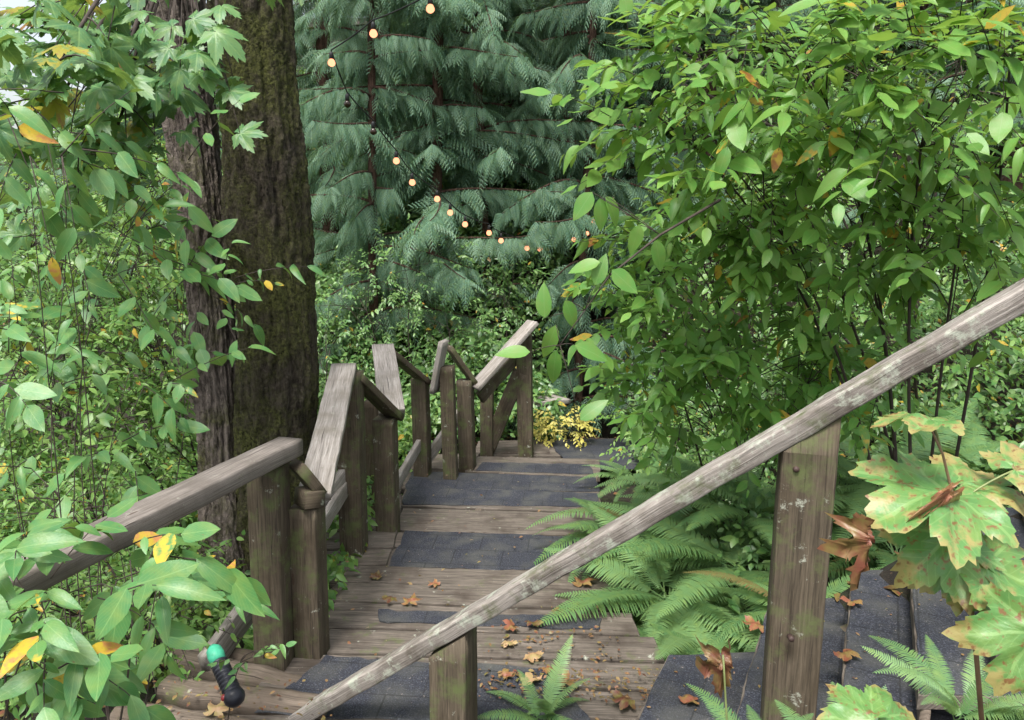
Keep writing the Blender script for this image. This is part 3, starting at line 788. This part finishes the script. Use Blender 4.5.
# ------------------------------------------------------------------ big twin-trunk tree
def big_trunk(ctrl, name, mat, root, sides=150, n=420, ridge=.035, seed=1):
    ctrl = np.array(ctrl, float); tt = np.linspace(0, 1, len(ctrl)); t_ = np.linspace(0, 1, n)
    from_ = np.stack([np.interp(t_, tt, ctrl[:, k]) for k in range(4)], -1)
    k_ = np.ones(41)/41
    pad = np.pad(from_, ((20, 20), (0, 0)), 'edge'); from_ = np.stack([np.convolve(pad[:, k], k_, 'valid') for k in range(4)], -1)
    a = np.arange(sides)/sides*2*np.pi
    R = from_[:, 3][:, None]*np.ones(sides)
    z = from_[:, 2][:, None]
    R = R*(1+ridge*np.sin(a*9+seed+np.sin(z*2.1)*1.5)+ridge*.8*np.sin(a*17+z*1.5+seed*3)+.04*np.sin(a*3+z*2.4+seed)+.035*np.sin(a*2+z*6+seed))
    wp = a+.10*np.sin(z*3.1+seed)+.05*np.sin(z*11+a*3+seed*2)+.03*np.sin(z*23+a*7)
    fur = np.abs(np.sin(wp*15+1.3*np.sin(z*6+a*2)))**.6; cut_ = np.abs(np.sin(z*13+3.5*np.sin(a*9+seed)+2*np.sin(z*4.1)))**.5
    R = R+.016*(fur*(.45+.55*cut_)-.5)+.006*np.sin(wp*37+z*9)*np.sin(z*31+a*13)
    for (ka, kz, az_, zz_) in ((.5, .35, 1.0+seed, 1.9), (.4, .25, 4.1, .9), (.45, .3, 3.6+seed*.3, .1)):
        dA = np.angle(np.exp(1j*(a-az_))); R = R+.045*np.exp(-(dA/ka)**2-((z+zz_)/kz)**2)
    R += rng.normal(0, .0022, R.shape)
    flare = np.clip((ctrl[0, 2]+.55-z)/.55, 0, 1)
    R = R*(1+.5*flare**2*(1+.5*np.sin(a*5+seed)))
    P = np.stack([from_[:, 0:1]+R*np.cos(a), from_[:, 1:2]+R*np.sin(a), z+0*a], -1)
    uv = np.stack(np.broadcast_arrays(a[None]*.3, z), -1)
    return Acc().grid(P, uv, closed=True, caps=True).build(name, mat, root)
tb = at(258, 560, 4.25)
tree = empty('maple_tree', (tb[0], tb[1], -2.6), 'large mossy twin-trunked tree standing left of the stairs', 'tree')
def cpt(x, y, Y, px):
    c = at(x, y, Y); k = math.sqrt(c[1]**2+c[2]**2)/F; return [*c, px*k]
c1 = [cpt(262, 700, 4.3, 44), cpt(268, 560, 4.3, 40), cpt(278, 440, 4.3, 37), cpt(278, 330, 4.3, 36), cpt(268, 200, 4.3, 36.5), cpt(259, 90, 4.3, 35), cpt(252, 0, 4.3, 34), cpt(244, -150, 4.3, 33), cpt(225, -450, 4.3, 30)]
c2 = [cpt(238, 700, 4.2, 34), cpt(231, 560, 4.2, 28), cpt(221, 440, 4.3, 20), cpt(214, 330, 4.4, 19), cpt(205, 240, 4.4, 20), cpt(191, 130, 4.5, 22), cpt(178, 40, 4.5, 24), cpt(165, -60, 4.5, 26), cpt(140, -350, 4.5, 20)]
big_trunk(c1, 'trunk', M['mossy_bark'], tree, seed=1)
big_trunk(c2, 'trunk', M['pale_bark'], tree, seed=4, ridge=.05)
# crown part: limb with palmate leaves hanging into view
crown = Acc(); limb = Acc()
mclumps = [(80, 30, 3.3, 90, 50, .5, 60), (60, 100, 3.0, 80, 60, .5, 40), (120, 100, 3.3, 70, 40, .45, 42), (215, 60, 3.2, 30, 50, .2, 12), (110, 150, 3.3, 60, 30, .3, 24), (60, 60, 2.7, 70, 50, .3, 26), (30, 30, 3.6, 60, 60, .5, 34), (70, 200, 3.6, 90, 50, .5, 34), (250, -40, 3.4, 120, 30, .4, 20)]
for (x, y, Y, px, py, dy, n_) in mclumps:
    c, r = ws(x, y, Y, px, py, dy)
    st0 = at(190, -120, 4.3)
    pts = bez(st0, c, .25, 10, .1); limb.tube(pts, np.linspace(.02, .005, 10), 6)
    P = blob_points(c, r, n_, .1)
    for i in range(0, n_, 6):
        k = rng.integers(5, 10); limb.tube(bez(pts[k], P[i], .04, 5), np.linspace(.004, .0018, 5), 4)
    A = nrm(rng.normal(0, 1, (n_, 3))*[1, .6, .3]+[0, -.4, -.5]); Nn = nrm(np.array([0, -.35, 1])+rng.normal(0, .35, (n_, 3)))
    pk = rng.integers(0, 4, n_)
    for j in range(4):
        m_ = pk == j; crown.inst(MP[j], P[m_], A[m_], Nn[m_], rng.uniform(.07, .14, m_.sum()), 1.0)
# the clear leaves seen against the trunk
for (x, y, Y, s_, ax, tiltn) in ((238, 92, 3.1, .105, (1, -.1, -.05), (0, -.7, .7)), (248, 133, 3.0, .11, (1, -.2, .05), (0, -.8, .6)), (178, 78, 3.1, .12, (-.2, -.3, -1), (0, -1, .3)), (205, 30, 3.2, .12, (.5, -.3, -.3), (0, -.9, .6)), (165, 30, 3.2, .11, (-.8, -.3, -.4), (0, -.8, .6)), (215, 70, 3.1, .08, (.9, 0, .1), (0, -.5, .9)), (160, 50, 3.1, .11, (-.9, -.3, -.2), (0, -.9, .6)), (200, 20, 3.1, .10, (.8, -.2, -.1), (0, -.9, .5)), (190, 60, 3.3, .12, (.1, -.2, -1), (0, -1, .2)), (150, 95, 3.2, .11, (-.7, -.2, -.5), (0, -.9, .4))):
    p = at(x, y, Y); A = np.array([ax], float); crown.inst(MP[1], p[None]-nrm(A)*s_*.3, A, np.array([tiltn], float), s_, 1.0, [.4], [.0])
    limb.tube(bez(p-nrm(A)[0]*s_*.3, at(185, -60, 3.8), .05, 7), np.linspace(.0016, .005, 7), 4)
limb.build('branches', M['twig'], tree); crown.build('crown', M['maple_leaf'], tree)

# ------------------------------------------------------------------ shrubs on the right
def cl(x, y, Y, px, py, dy, n_):
    c, r = ws(x, y, Y, px, py, dy); return (c, r, n_)
shrub('ovate_leaf_shrub', 'tall bright green shrub with large oval leaves filling the upper right', 'shrub', (2.3, 4.0, float(T(2.3, 4.0))),
      [cl(800, 60, 3.3, 120, 80, .5, 84), cl(930, 100, 3.1, 120, 100, .45, 78), cl(735, 170, 3.5, 80, 70, .4, 50), cl(850, 220, 3.6, 120, 70, .45, 78), cl(960, 235, 3.2, 80, 60, .3, 26), cl(700, 60, 3.7, 60, 60, .3, 34), cl(1010, 60, 3.0, 60, 80, .3, 16), cl(650, 110, 3.6, 40, 50, .2, 9)],
      OV, .132, M['plum_leaf'], per=9, tw=.36, stem_r=.010, face=.35, tone=(.2, 1))
shrub('ovate_leaf_shrub', 'green shrub with drooping oval leaves leaning over the far end of the stairs', 'shrub', (1.6, 5.0, float(T(1.6, 5.0))),
      [cl(700, 260, 4.0, 80, 55, .4, 66), cl(660, 330, 4.3, 50, 55, .35, 48), cl(760, 340, 4.2, 90, 60, .4, 72), cl(700, 395, 4.3, 80, 40, .35, 54), cl(820, 370, 4.1, 90, 50, .35, 52), cl(625, 270, 4.4, 35, 40, .2, 12)],
      OV, .12, M['plum_leaf'], per=9, tw=.32, stem_r=.009, face=.35)
shrub('ovate_leaf_shrub', 'shrub with small pale leaves behind the bright shrub at right', 'shrub', (3.3, 6.0, float(T(3.3, 6.0))),
      [cl(780, 120, 6.0, 160, 100, .7, 120), cl(920, 200, 5.6, 140, 90, .7, 120), cl(900, 330, 5.4, 120, 50, .6, 80), cl(730, 250, 6.2, 80, 80, .6, 70), cl(960, 60, 5.8, 110, 80, .6, 80)],
      OV_LO, .085, M['plum_leaf_far'], per=9, tw=.36, stem_r=.014, face=.2)
hb = empty('hanging_branch', at(640, 250, 2.9), 'leafy twig reaching left with big drooping leaves before the last railing board', 'branch')
tw_ = Acc(); lv_ = Acc()
main = np.array([at(720, 200, 3.0), at(660, 235, 2.8), at(610, 275, 2.7), at(585, 310, 2.65), at(560, 345, 2.6)])
tw_.tube(main, [.006, .0045, .0035, .0025, .0018], 6)
for (x, y, L_, ax, nn, k_) in ((556, 325, .14, (-.35, 0, -1), (0, -1, .2), 4), (545, 318, .13, (-.1, 0, 1), (-.4, -1, .2), 3), (530, 352, .13, (-1, -.1, .05), (0, -.7, .8), 4), (556, 350, .14, (-.1, 0, -1), (-.1, -1, .1), 4), (575, 345, .14, (.9, 0, -.35), (0, -.8, .6), 4),
                              (565, 300, .12, (.4, .1, -.9), (.3, -1, .3), 3), (600, 262, .12, (-.9, 0, -.2), (0, -.7, .7), 2), (612, 270, .13, (.7, 0, -.6), (0, -.8, .5), 2), (595, 285, .12, (.3, 0, .9), (0, -.9, .4), 3), (580, 420, .13, (.7, 0, .6), (-.3, -.8, .5), 4),
                              (592, 192, .13, (-.6, 0, -.9), (-.2, -.9, .4), 1), (600, 198, .13, (.1, 0, -1), (.2, -1, .2), 1), (606, 196, .13, (.5, 0, -.8), (.3, -.9, .4), 1), (640, 225, .12, (-.3, 0, -1), (0, -1, .3), 1), (655, 240, .13, (.3, 0, -1), (.2, -1, .3), 1)):
    p = at(x, y, 2.62 if k_ > 1 else 2.85); A = np.array([ax], float)
    lv_.inst(OV[int(x) % 5], p[None], A, np.array([nn], float), L_*.95, 1.1, [.35+.4*rng.random()], [.1])
    tw_.tube(bez(main[k_], p, .01, 4), np.linspace(.0018, .001, 4), 4)
tw_.build('stems', M['twig'], hb); lv_.build('foliage', M['plum_leaf'], hb)

# ------------------------------------------------------------------ shrubs and saplings on the left
left_specs = [
    ('dense green shrub with small leaves far left below the maple branches', [(60, 260, 5.0, 110, 80, .6, 230), (150, 220, 5.4, 70, 90, .5, 150), (40, 380, 4.6, 100, 80, .5, 200)], .08, (-3.0, 5.2)),
    ('leafy green shrub growing close to the left of the twin trunks', [(140, 330, 4.9, 70, 70, .4, 150), (110, 430, 4.6, 80, 60, .4, 150), (165, 440, 4.8, 30, 50, .2, 35)], .07, (-2.1, 4.9)),
    ('low yellowish green bush under the left handrail', [(60, 500, 3.8, 110, 40, .4, 130), (165, 560, 3.7, 40, 40, .2, 40), (120, 620, 3.1, 80, 40, .3, 80), (40, 600, 3.2, 80, 60, .3, 90)], .055, (-1.7, 3.6)),
    ('tall background bush behind the left shrubs', [(20, 190, 7.5, 130, 90, .8, 260), (150, 150, 8.0, 80, 110, .8, 220), (100, 300, 7.5, 160, 90, .8, 320), (60, 420, 7.0, 140, 60, .8, 220)], .10, (-5.0, 8.0)),
]
for lab, cs, sz, (bx_, by_) in left_specs:
    shrub('leafy_shrub', lab, 'shrub', (bx_, by_, float(T(bx_, by_))), [cl(*c) for c in cs], OV_LO if by_ > 4.95 else OV, sz, M['plum_leaf_far'], per=8, tw=.28, stem_r=.01, face=.25)
shrub('broadleaf_sapling', 'sapling with large pale green leaves hanging down at the far left edge', 'shrub', (-1.6, 2.6, float(T(-1.6, 2.6))),
      [cl(45, 130, 2.4, 45, 50, .15, 8), cl(30, 180, 2.3, 35, 60, .15, 6), cl(130, 370, 2.9, 50, 30, .2, 9), cl(100, 250, 3.0, 70, 50, .3, 16), cl(60, 330, 3.0, 60, 40, .3, 12), cl(160, 170, 3.1, 40, 30, .2, 8), cl(90, 460, 2.8, 70, 30, .2, 9), cl(10, 400, 2.3, 20, 60, .15, 4), cl(200, 290, 3.2, 40, 30, .15, 8)],
      OV, .12, M['hero_leaf'], per=5, tw=.3, stem_r=.0028, face=.7, droop=.7)
# near left-bottom plant
shrub('broadleaf_sapling', 'near sapling with big green and yellowing leaves at the lower left corner', 'shrub', (-1.05, 1.5, -1.95),
      [cl(50, 600, 1.7, 75, 45, .15, 13), cl(130, 560, 1.85, 45, 25, .1, 5), cl(20, 560, 1.7, 40, 20, .1, 4), cl(30, 660, 1.6, 60, 50, .12, 9), cl(160, 605, 2.2, 40, 40, .12, 5), cl(100, 680, 1.9, 60, 40, .12, 8)],
      OV, .135, M['hero_leaf'], per=5, tw=.2, stem_r=.004, face=.7, droop=.45)
shrub('leafy_sprig', 'small sprig with toothed green leaves over the black spotlight', 'sprig', tuple(G(215, 720, -1.95)),
      [cl(245, 655, 2.35, 16, 6, .04, 3), cl(275, 656, 2.4, 12, 6, .04, 2)], OV, .055, M['hero_leaf'], per=5, tw=.1, stem_r=.003, face=.6)

# ------------------------------------------------------------------ bank of small leaves behind the railing
def bank(name, label, region, n_, size, mat, lift, tone=(0, 1)):
    (x0, x1, y0, y1) = region
    x = rng.uniform(x0, x1, n_); y = rng.uniform(y0, y1, n_)
    keep = ~((np.abs(x-.115*y) < .42) & (y > 7.6) & (y < 12)); x = x[keep]; y = y[keep]; n_ = len(x); z = T(x, y)
    hump = lift*(.35+.65*np.abs(np.sin(x*1.7+np.sin(y*1.3))*np.cos(y*1.9+x*.7)))
    z = z+hump*rng.random(n_)**.45
    P = np.stack([x, y, z], -1); a = Acc()
    A = nrm(rng.normal(0, 1, (n_, 3))*[1, 1, .4]+[0, -.5, -.35]); Nn = nrm(np.array([0, -.45, 1])+rng.normal(0, .45, (n_, 3)))
    r = tone[0]+(tone[1]-tone[0])*rng.random(n_)**1.3
    for j in (0, 1):
        s_ = slice(j, None, 2); a.inst(OV_LO[j], P[s_], A[s_], Nn[s_], size*rng.uniform(.5, 1.2, len(P[s_])), 1.25, r[s_])
    return tag(a.build(name, mat, origin=((x0+x1)/2, (y0+y1)/2, float(T((x0+x1)/2, (y0+y1)/2)))), label, kind='stuff', cat='undergrowth')
bank('ivy_undergrowth', 'mass of small glossy green leaves covering the bank behind the zigzag railing', (-3.2, 1.2, 7.6, 12), 36000, .095, M['ivy_leaf'], 1.3)
bank('hillside_undergrowth', 'dark green undergrowth covering the far hillside', (-14, 14, 11, 26), 90000, .17, M['ivy_leaf'], 1.6, (0, .7))
bank('left_undergrowth', 'small green ground plants covering the slope left of the stairs', (-8.5, -.95, 3.4, 9), 60000, .075, M['plum_leaf_far'], .7)
bank('right_undergrowth', 'small dark green ground plants covering the right bank', (1.15, 8.5, 3.8, 11.5), 60000, .075, M['ivy_leaf'], .8, (0, .9))

bushes = [(360, 300, 8.2, 60, 45, .5, 90), (330, 350, 7.6, 40, 40, .4, 60), (420, 270, 8.8, 60, 40, .5, 90), (500, 290, 9.0, 50, 35, .4, 70), (450, 330, 8.2, 50, 35, .4, 60)]
for lab, b in zip(('bright green bush just right of the big trunk', 'low leafy bush between the trunk and first zigzag post', 'dark green bush under the string of bulbs', 'small leaved bush behind the last railing board', 'green bush behind the middle zigzag boards'), bushes):
    c, r = ws(*b[:6]); shrub('small_leaf_bush', lab, 'shrub', (c[0], c[1], float(T(c[0], c[1]))), [(c, r, b[6])], OV_LO, .065, M['ivy_leaf'], per=9, tw=.22, stem_r=.01, face=.4, group='bushes behind the railing', tone=(.15, 1))
# bright small bushes right of the stairs' end
for lab, b, m_ in (('low bush with glowing yellow leaves at the far landing', (562, 428, 7.5, 30, 13, .16, 75), 'yellow_leaf'),
                   ('pale green leafy bush right of the yellow one', (640, 400, 7.4, 45, 30, .3, 55), 'plum_leaf'),
                   ('low light green bush hugging the far right side of the stairs', (680, 445, 5.8, 70, 25, .3, 55), 'plum_leaf_far')):
    c, r = ws(*b[:6]); shrub('low_bush', lab, 'shrub', (c[0], c[1], float(T(c[0], c[1]))), [(c, r, b[6])], OV_LO, .06, M[m_], per=8, tw=.16, stem_r=.006, face=.5, tone=(.4, 1))

# ------------------------------------------------------------------ cedars
cspec = [(437, 9.6, .075, 'cedar with slim dark trunk in the middle of the view', 1.8), (335, 10.9, .11, 'cedar with reddish trunk right behind the twin trunks', 1.8), (560, 11.2, .10, 'cedar with long drooping boughs right of the slim trunk', 2.3),
         (650, 11.5, .15, 'cedar half hidden behind the left edge of the bright shrub', 2.2), (500, 13.0, .2, 'taller cedar standing farther back in the middle', 2.5), (250, 12.5, .2, 'cedar hidden behind the big twin trunks', 2.3),
         (480, 9.9, .07, 'small cedar with low boughs just right of the slim dark trunk', 1.5), (375, 9.2, .06, 'young cedar with drooping boughs beside the big trunk', 1.3), (585, 9.6, .07, 'young cedar with feathery boughs left of the bright shrub', 1.5), (700, 10.5, .1, 'cedar with boughs showing through the left side of the bright shrub', 1.8),
         (770, 12.5, .2, 'cedar behind the bright shrub at upper right', 2.5), (900, 11.0, .2, 'cedar behind the shrubs near the right edge', 2.4), (390, 14.5, .2, 'farthest cedar seen between the two nearer cedars', 2.5),
         (1010, 9.0, .22, 'cedar at the right edge with bare brown stem', 2.0), (620, 15.5, .22, 'distant cedar up the slope right of centre', 2.6), (160, 15.5, .22, 'distant cedar at upper left', 2.4)]
protos = {}
for px, Y, tr_, lab, bl_ in cspec:
    c = at(px, 230, Y); z0 = float(T(c[0], Y))-.1; h = 7.5+.15*Y-z0*.6; kind = 0 if tr_ < .08 else (1 if tr_ < .13 else 2)
    if kind not in protos:
        protos[kind] = (cedar(c[0], Y, z0, h, lab, tr_, 84, bl_, zlow=.5), h, bl_)
    else:      # another tree of the same kind: copies of the thing and its parts, turned and resized
        p_, h0, b0 = protos[kind]; r_ = p_.copy(); COL.objects.link(r_); r_.location = (float(c[0]), Y, z0)
        r_.rotation_euler = (0, 0, rng.random()*6.28); k_ = bl_/b0; r_.scale = (k_, k_, h/h0); r_['label'] = lab
        for ch in p_.children:
            cc = ch.copy(); COL.objects.link(cc); cc.parent = r_

# ------------------------------------------------------------------ ferns
fs = [((625, 500), 4.4, 'fern whose fronds touch the dark strips of the middle steps', .6), ((640, 620), 3.5, 'fern with fronds over the ends of the wide planks', .6), ((800, 590), 3.3, 'fern between the thick post and the upper flight', .5), ((712, 640), 3.3, 'fern spilling over the lowest shingle tread', .48), ((670, 550), 3.9, 'sword fern arching over the middle treads', .85), ((700, 590), 3.7, 'large sword fern between the two flights of stairs', .8), ((740, 520), 4.0, 'sword fern just left of the near post top', .85),
      ((640, 490), 4.6, 'sword fern by the far shingle treads', .75), ((760, 470), 4.3, 'sword fern behind the near post', .8), ((890, 440), 4.2, 'dark sword fern under the handrail at right', .9), ((980, 430), 4.4, 'dark sword fern at the right edge under the rail', .9),
      ((900, 500), 3.7, 'sword fern rising behind the upper flight', .7), ((680, 600), 3.8, 'sword fern with fronds over the littered treads', .7), ((700, 450), 5.2, 'pale sword fern beneath the drooping shrub', .7), ((640, 450), 5.9, 'small fern beside the tiled far landing', .5)]
for (px, py), Y, lab, s_ in fs:
    p = at(px, py, Y); z = min(float(T(p[0], Y))+.05, p[2]); z = max(z, p[2]-.3)
    fern(p[0], Y, z, lab, s_, 17, .5)
for (px, py), Y, lab, s_ in (((760, 775), 1.65, 'grey green fern at the foot of the near thick post', .26), ((850, 790), 1.5, 'grey green fern under the maple seedling', .28), ((960, 720), 1.7, 'feathery fern at the lower right behind the seedling', .30), ((545, 722), 2.7, 'small fern sprouting beside the lowest near post', .33)):
    p = at(px, py, Y); fern(p[0], Y, p[2], lab, s_, 12, .8, tone=(.3, 1), group='ferns in the foreground')

# ------------------------------------------------------------------ maple seedling in the foreground
sb = at(985, 760, 1.15)
seed_ = empty('maple_seedling', sb, 'maple seedling with large browning green leaves at the lower right', 'seedling')
A_ = Acc(); stem_pts = np.array([at(985, 760, 1.15), at(975, 640, 1.12), at(966, 560, 1.1), at(955, 505, 1.1), at(943, 455, 1.1), at(928, 422, 1.1)])
A_.tube(stem_pts, [.0045, .0040, .0034, .0028, .0020, .0016], 8)
def petiole(a_, b_, r=.0017): Acc().tube(bez(a_, b_, .01, 6), r, 6).build('leaf_stalk', M['green_stem'], seed_)
def soften(tp, sd):
    v, q, uv = tp; v = v.copy(); r = np.linalg.norm(v[:, :2], axis=1)
    k = np.where(r > .55, .55+(r-.55)*.62, r)/np.maximum(r, 1e-6)*1.12; v[:, :2] *= k[:, None]
    v[:, 2] += .045*np.sin(v[:, 0]*9+sd)*np.cos(v[:, 1]*8+sd*2)+.02*np.sin(v[:, 0]*21+sd)*np.sin(v[:, 1]*19)-.10*np.maximum(r-.5, 0)*np.sin(np.arctan2(v[:, 0], v[:, 1])*4+sd)
    return v, q, uv
leafs = [  # joint px, depth, size, axis, normal, browning
    ((932, 419), 1.10, .10, (-1, .15, .02), (0.02, .10, 1), .42),
    ((945, 492), 1.08, .16, (-1, -.35, -.12), (-.02, -.42, 1), .30),
    ((962, 484), 1.13, .125, (.9, .35, .08), (0, -.25, .95), .48),
    ((950, 535), 1.10, .125, (-.75, -.3, -.55), (-.15, -.8, .6), .28),
    ((962, 560), 1.12, .10, (-.9, .1, -.5), (-.2, -.6, .8), .36),
    ((985, 565), 1.08, .125, (.9, -.2, -.2), (.1, -.55, .85), .34),
    ((1000, 600), 1.12, .09, (.3, -.3, -.7), (.1, -.8, .6), .40),
    ((1035, 630), .98, .12, (-.5, -.2, -.85), (0, -.9, .4), .26),
    ((872, 722), .98, .085, (-.9, .1, .05), (0, -.45, .9), .22),
    ((880, 718), 1.0, .085, (.6, .2, -.05), (0, -.4, .9), .24),
    ((1015, 470), 1.1, .085, (1, .1, .2), (0, -.4, .9), .55),
]
for (x, y), Y, s_, ax, nn, r2 in leafs:
    p = at(x, y, Y); a = Acc(); tp = soften(maple(seed=int(x) % 13, cup=.22, droop=.22, rings=7), int(x))
    Ax = nrm(np.array([ax], float)); a.inst(tp, p[None], Ax, np.array([nn], float), s_, 1.1, [.6], [r2])
    ob = a.build('leaf', M['seedling_leaf'], seed_)
    j = np.argmin(np.linalg.norm(stem_pts[1:4]-p, axis=1))+1
    if y < 640 or x > 960: petiole(stem_pts[j], p)
    else: petiole(at(860, 790, 1.05), p)
A_.build('stem', M['red_stem'], seed_)
# curled dead leaves: small thing of its own near the post
def crumpled(p, s_, axis, seed):
    v, q, uv = maple(seed=seed, rings=4); v = v.copy()
    cx = v[:, 0]; v[:, 2] += -1.6*cx**2+.12*np.sin(cx*17)+.08*np.sin(v[:, 1]*14)
    v[:, 0] = np.sin(cx*2.0)/2.6
    return (v, q, uv)
cl_ = empty('curled_leaf', at(722, 700, 1.0), 'brown curled dead leaf on a pale stalk at the bottom', 'leaf')
Acc().inst(crumpled(0, 0, 0, 3), at(722, 660, 1.0)[None], np.array([[.05, -.1, -1]]), np.array([[0, -1, .1]]), .066, 1.0, [.22]).build('blade', M['brown_leaf'], cl_)
Acc().tube(bez(at(731, 790, 1.0), at(723, 655, 1.0), .0, 6), .0016, 6).build('stalk', M['green_stem'], cl_)
dd = empty('curled_leaf', at(885, 560, 1.05), 'brown crumpled dead leaf hanging among the green maple leaves', 'leaf')
Acc().inst(crumpled(0, 0, 0, 5), at(868, 535, 1.02)[None], np.array([[-.05, -.1, -1]]), np.array([[.3, -1, .1]]), .085, .6, [.3]).inst(crumpled(0, 0, 0, 7), at(950, 492, 1.03)[None], np.array([[-.85, -.1, -.6]]), np.array([[.2, -.6, .8]]), .08, .45, [.7]).build('blade', M['brown_leaf'], dd)

# ------------------------------------------------------------------ fallen leaves on the steps
fl = [((583, 583), -2.095, .075, 'orange brown maple leaf fallen near the right end of the planks'), ((410, 602), -2.04, .06, 'brown leaf at the front edge of the plank, nearest the blue strip'), ((392, 598), -2.04, .055, 'dark curled leaf left of the brown one above the blue strip'),
      ((436, 584), -2.095, .045, 'small orange leaf alone in the middle of the plank'), ((376, 577), -2.095, .05, 'dark brown leaf on the plank near the third post'), ((513, 625), -2.03, .05, 'pinkish brown leaf just under the blue strip'),
      ((532, 622), -2.03, .05, 'dark red leaf right of the pinkish one'), ((508, 642), -2.03, .045, 'pale brown leaf in the middle of the wide plank'), ((530, 655), -2.015, .055, 'tan leaf on the plank beside the railing'),
      ((546, 668), -2.0, .045, 'red brown leaf close to the fern tip'), ((503, 676), -1.985, .05, 'red leaf next to the near post on the gap'), ((528, 682), -1.972, .06, 'pale pink leaf on the dark strip'),
      ((562, 682), -1.98, .065, 'orange leaf at the edge of the littered corner'), ((580, 604), -2.04, .04, 'small dark leaf on the plank edge at right'), ((555, 612), -2.035, .04, 'tiny brown leaf lying on the blue strip'),
      ((758, 625), -1.725, .06, 'pink brown leaf on the upper flight left of the thick post'), ((843, 652), -1.60, .055, 'reddish leaf on the shingles right of the thick post'), ((852, 600), -1.595, .05, 'small red leaf higher on the shingles'),
      ((1003, 522), -1.31, .05, 'red leaf on the top visible shingle tread'), ((694, 700), -1.86, .05, 'pinkish leaf on the lowest shingle tread'), ((215, 712), -1.93, .06, 'pale yellow leaf on the timber below the black spotlight'),
      ((628, 700), -1.97, .07, 'dark red leaf in the corner where the flights meet')]
for i, ((x, y), z, s_, lab) in enumerate(fl):
    p = G(x, y, z+.012); a = Acc()
    v, q, uv = maple(seed=i+20, rings=3); v = v.copy(); v[:, 2] = .10*np.sin(v[:, 0]*6+i)+.08*np.sin(v[:, 1]*7)+.18*np.linalg.norm(v[:, :2], axis=1)**2
    th = rng.random()*6.28
    r_ = {'pale': .95, 'tan': .9, 'dark': .1, 'orange': .6}.get(next((k for k in ('pale', 'tan', 'dark', 'orange') if k in lab), ''), .45)
    a.inst((v, q, uv), p[None], np.array([[math.cos(th), math.sin(th), 0]]), np.array([[rng.normal(0, .25), rng.normal(0, .25), 1]]), s_*1.3, 1.0, [r_])
    tag(a.build('fallen_leaf', M['brown_leaf'], origin=p), lab, 'leaf', 'fallen leaves on the steps')
# litter: small bits nobody could count
a = Acc(); n_ = 1500
reg = [((480, 660, 668, 700), -1.975, 260), ((500, 620, 620, 665), -2.03, 90), ((340, 600, 560, 720), -2.0, 90), ((400, 600, 470, 560), -2.13, 60), ((150, 330, 680, 720), -1.93, 90)]
for (x0, x1, y0, y1), z, k in reg:
    P = np.array([G(rng.uniform(x0, x1), rng.uniform(y0, y1), z+.012) for _ in range(k)])
    a.inst(OV_LO[0], P, nrm(rng.normal(0, 1, (k, 3))*[1, 1, .1]), nrm(np.array([0, 0, 1])+rng.normal(0, .3, (k, 3))), rng.uniform(.008, .03, k), 1.2)
for (px, py), z in back:
    b = G(px, py, z); k = 26; P = b+nd*rng.uniform(.05, 1.1, (k, 1))+np.array([1, 0, 0])*rng.uniform(0, .36, (k, 1))+[0, 0, .014]
    a.inst(OV_LO[0], P, nrm(rng.normal(0, 1, (k, 3))*[1, 1, .1]), nrm(np.array([0, 0, 1])+rng.normal(0, .3, (k, 3))), rng.uniform(.006, .022, k), 1.2)
k = 9000; x = rng.uniform(-4, 4, k); y = rng.uniform(.6, 8.5, k); P = np.stack([x, y, T(x, y)+.02], -1)
a.inst(OV_LO[0], P, nrm(rng.normal(0, 1, (k, 3))*[1, 1, .2]), nrm(np.array([0, 0, 1])+rng.normal(0, .4, (k, 3))), rng.uniform(.02, .07, k), 1.3)
tag(a.build('leaf_litter', M['litter'], origin=(0, 3, -2.2)), 'small dry leaf scraps scattered over steps and ground', 'leaf litter', kind='stuff')
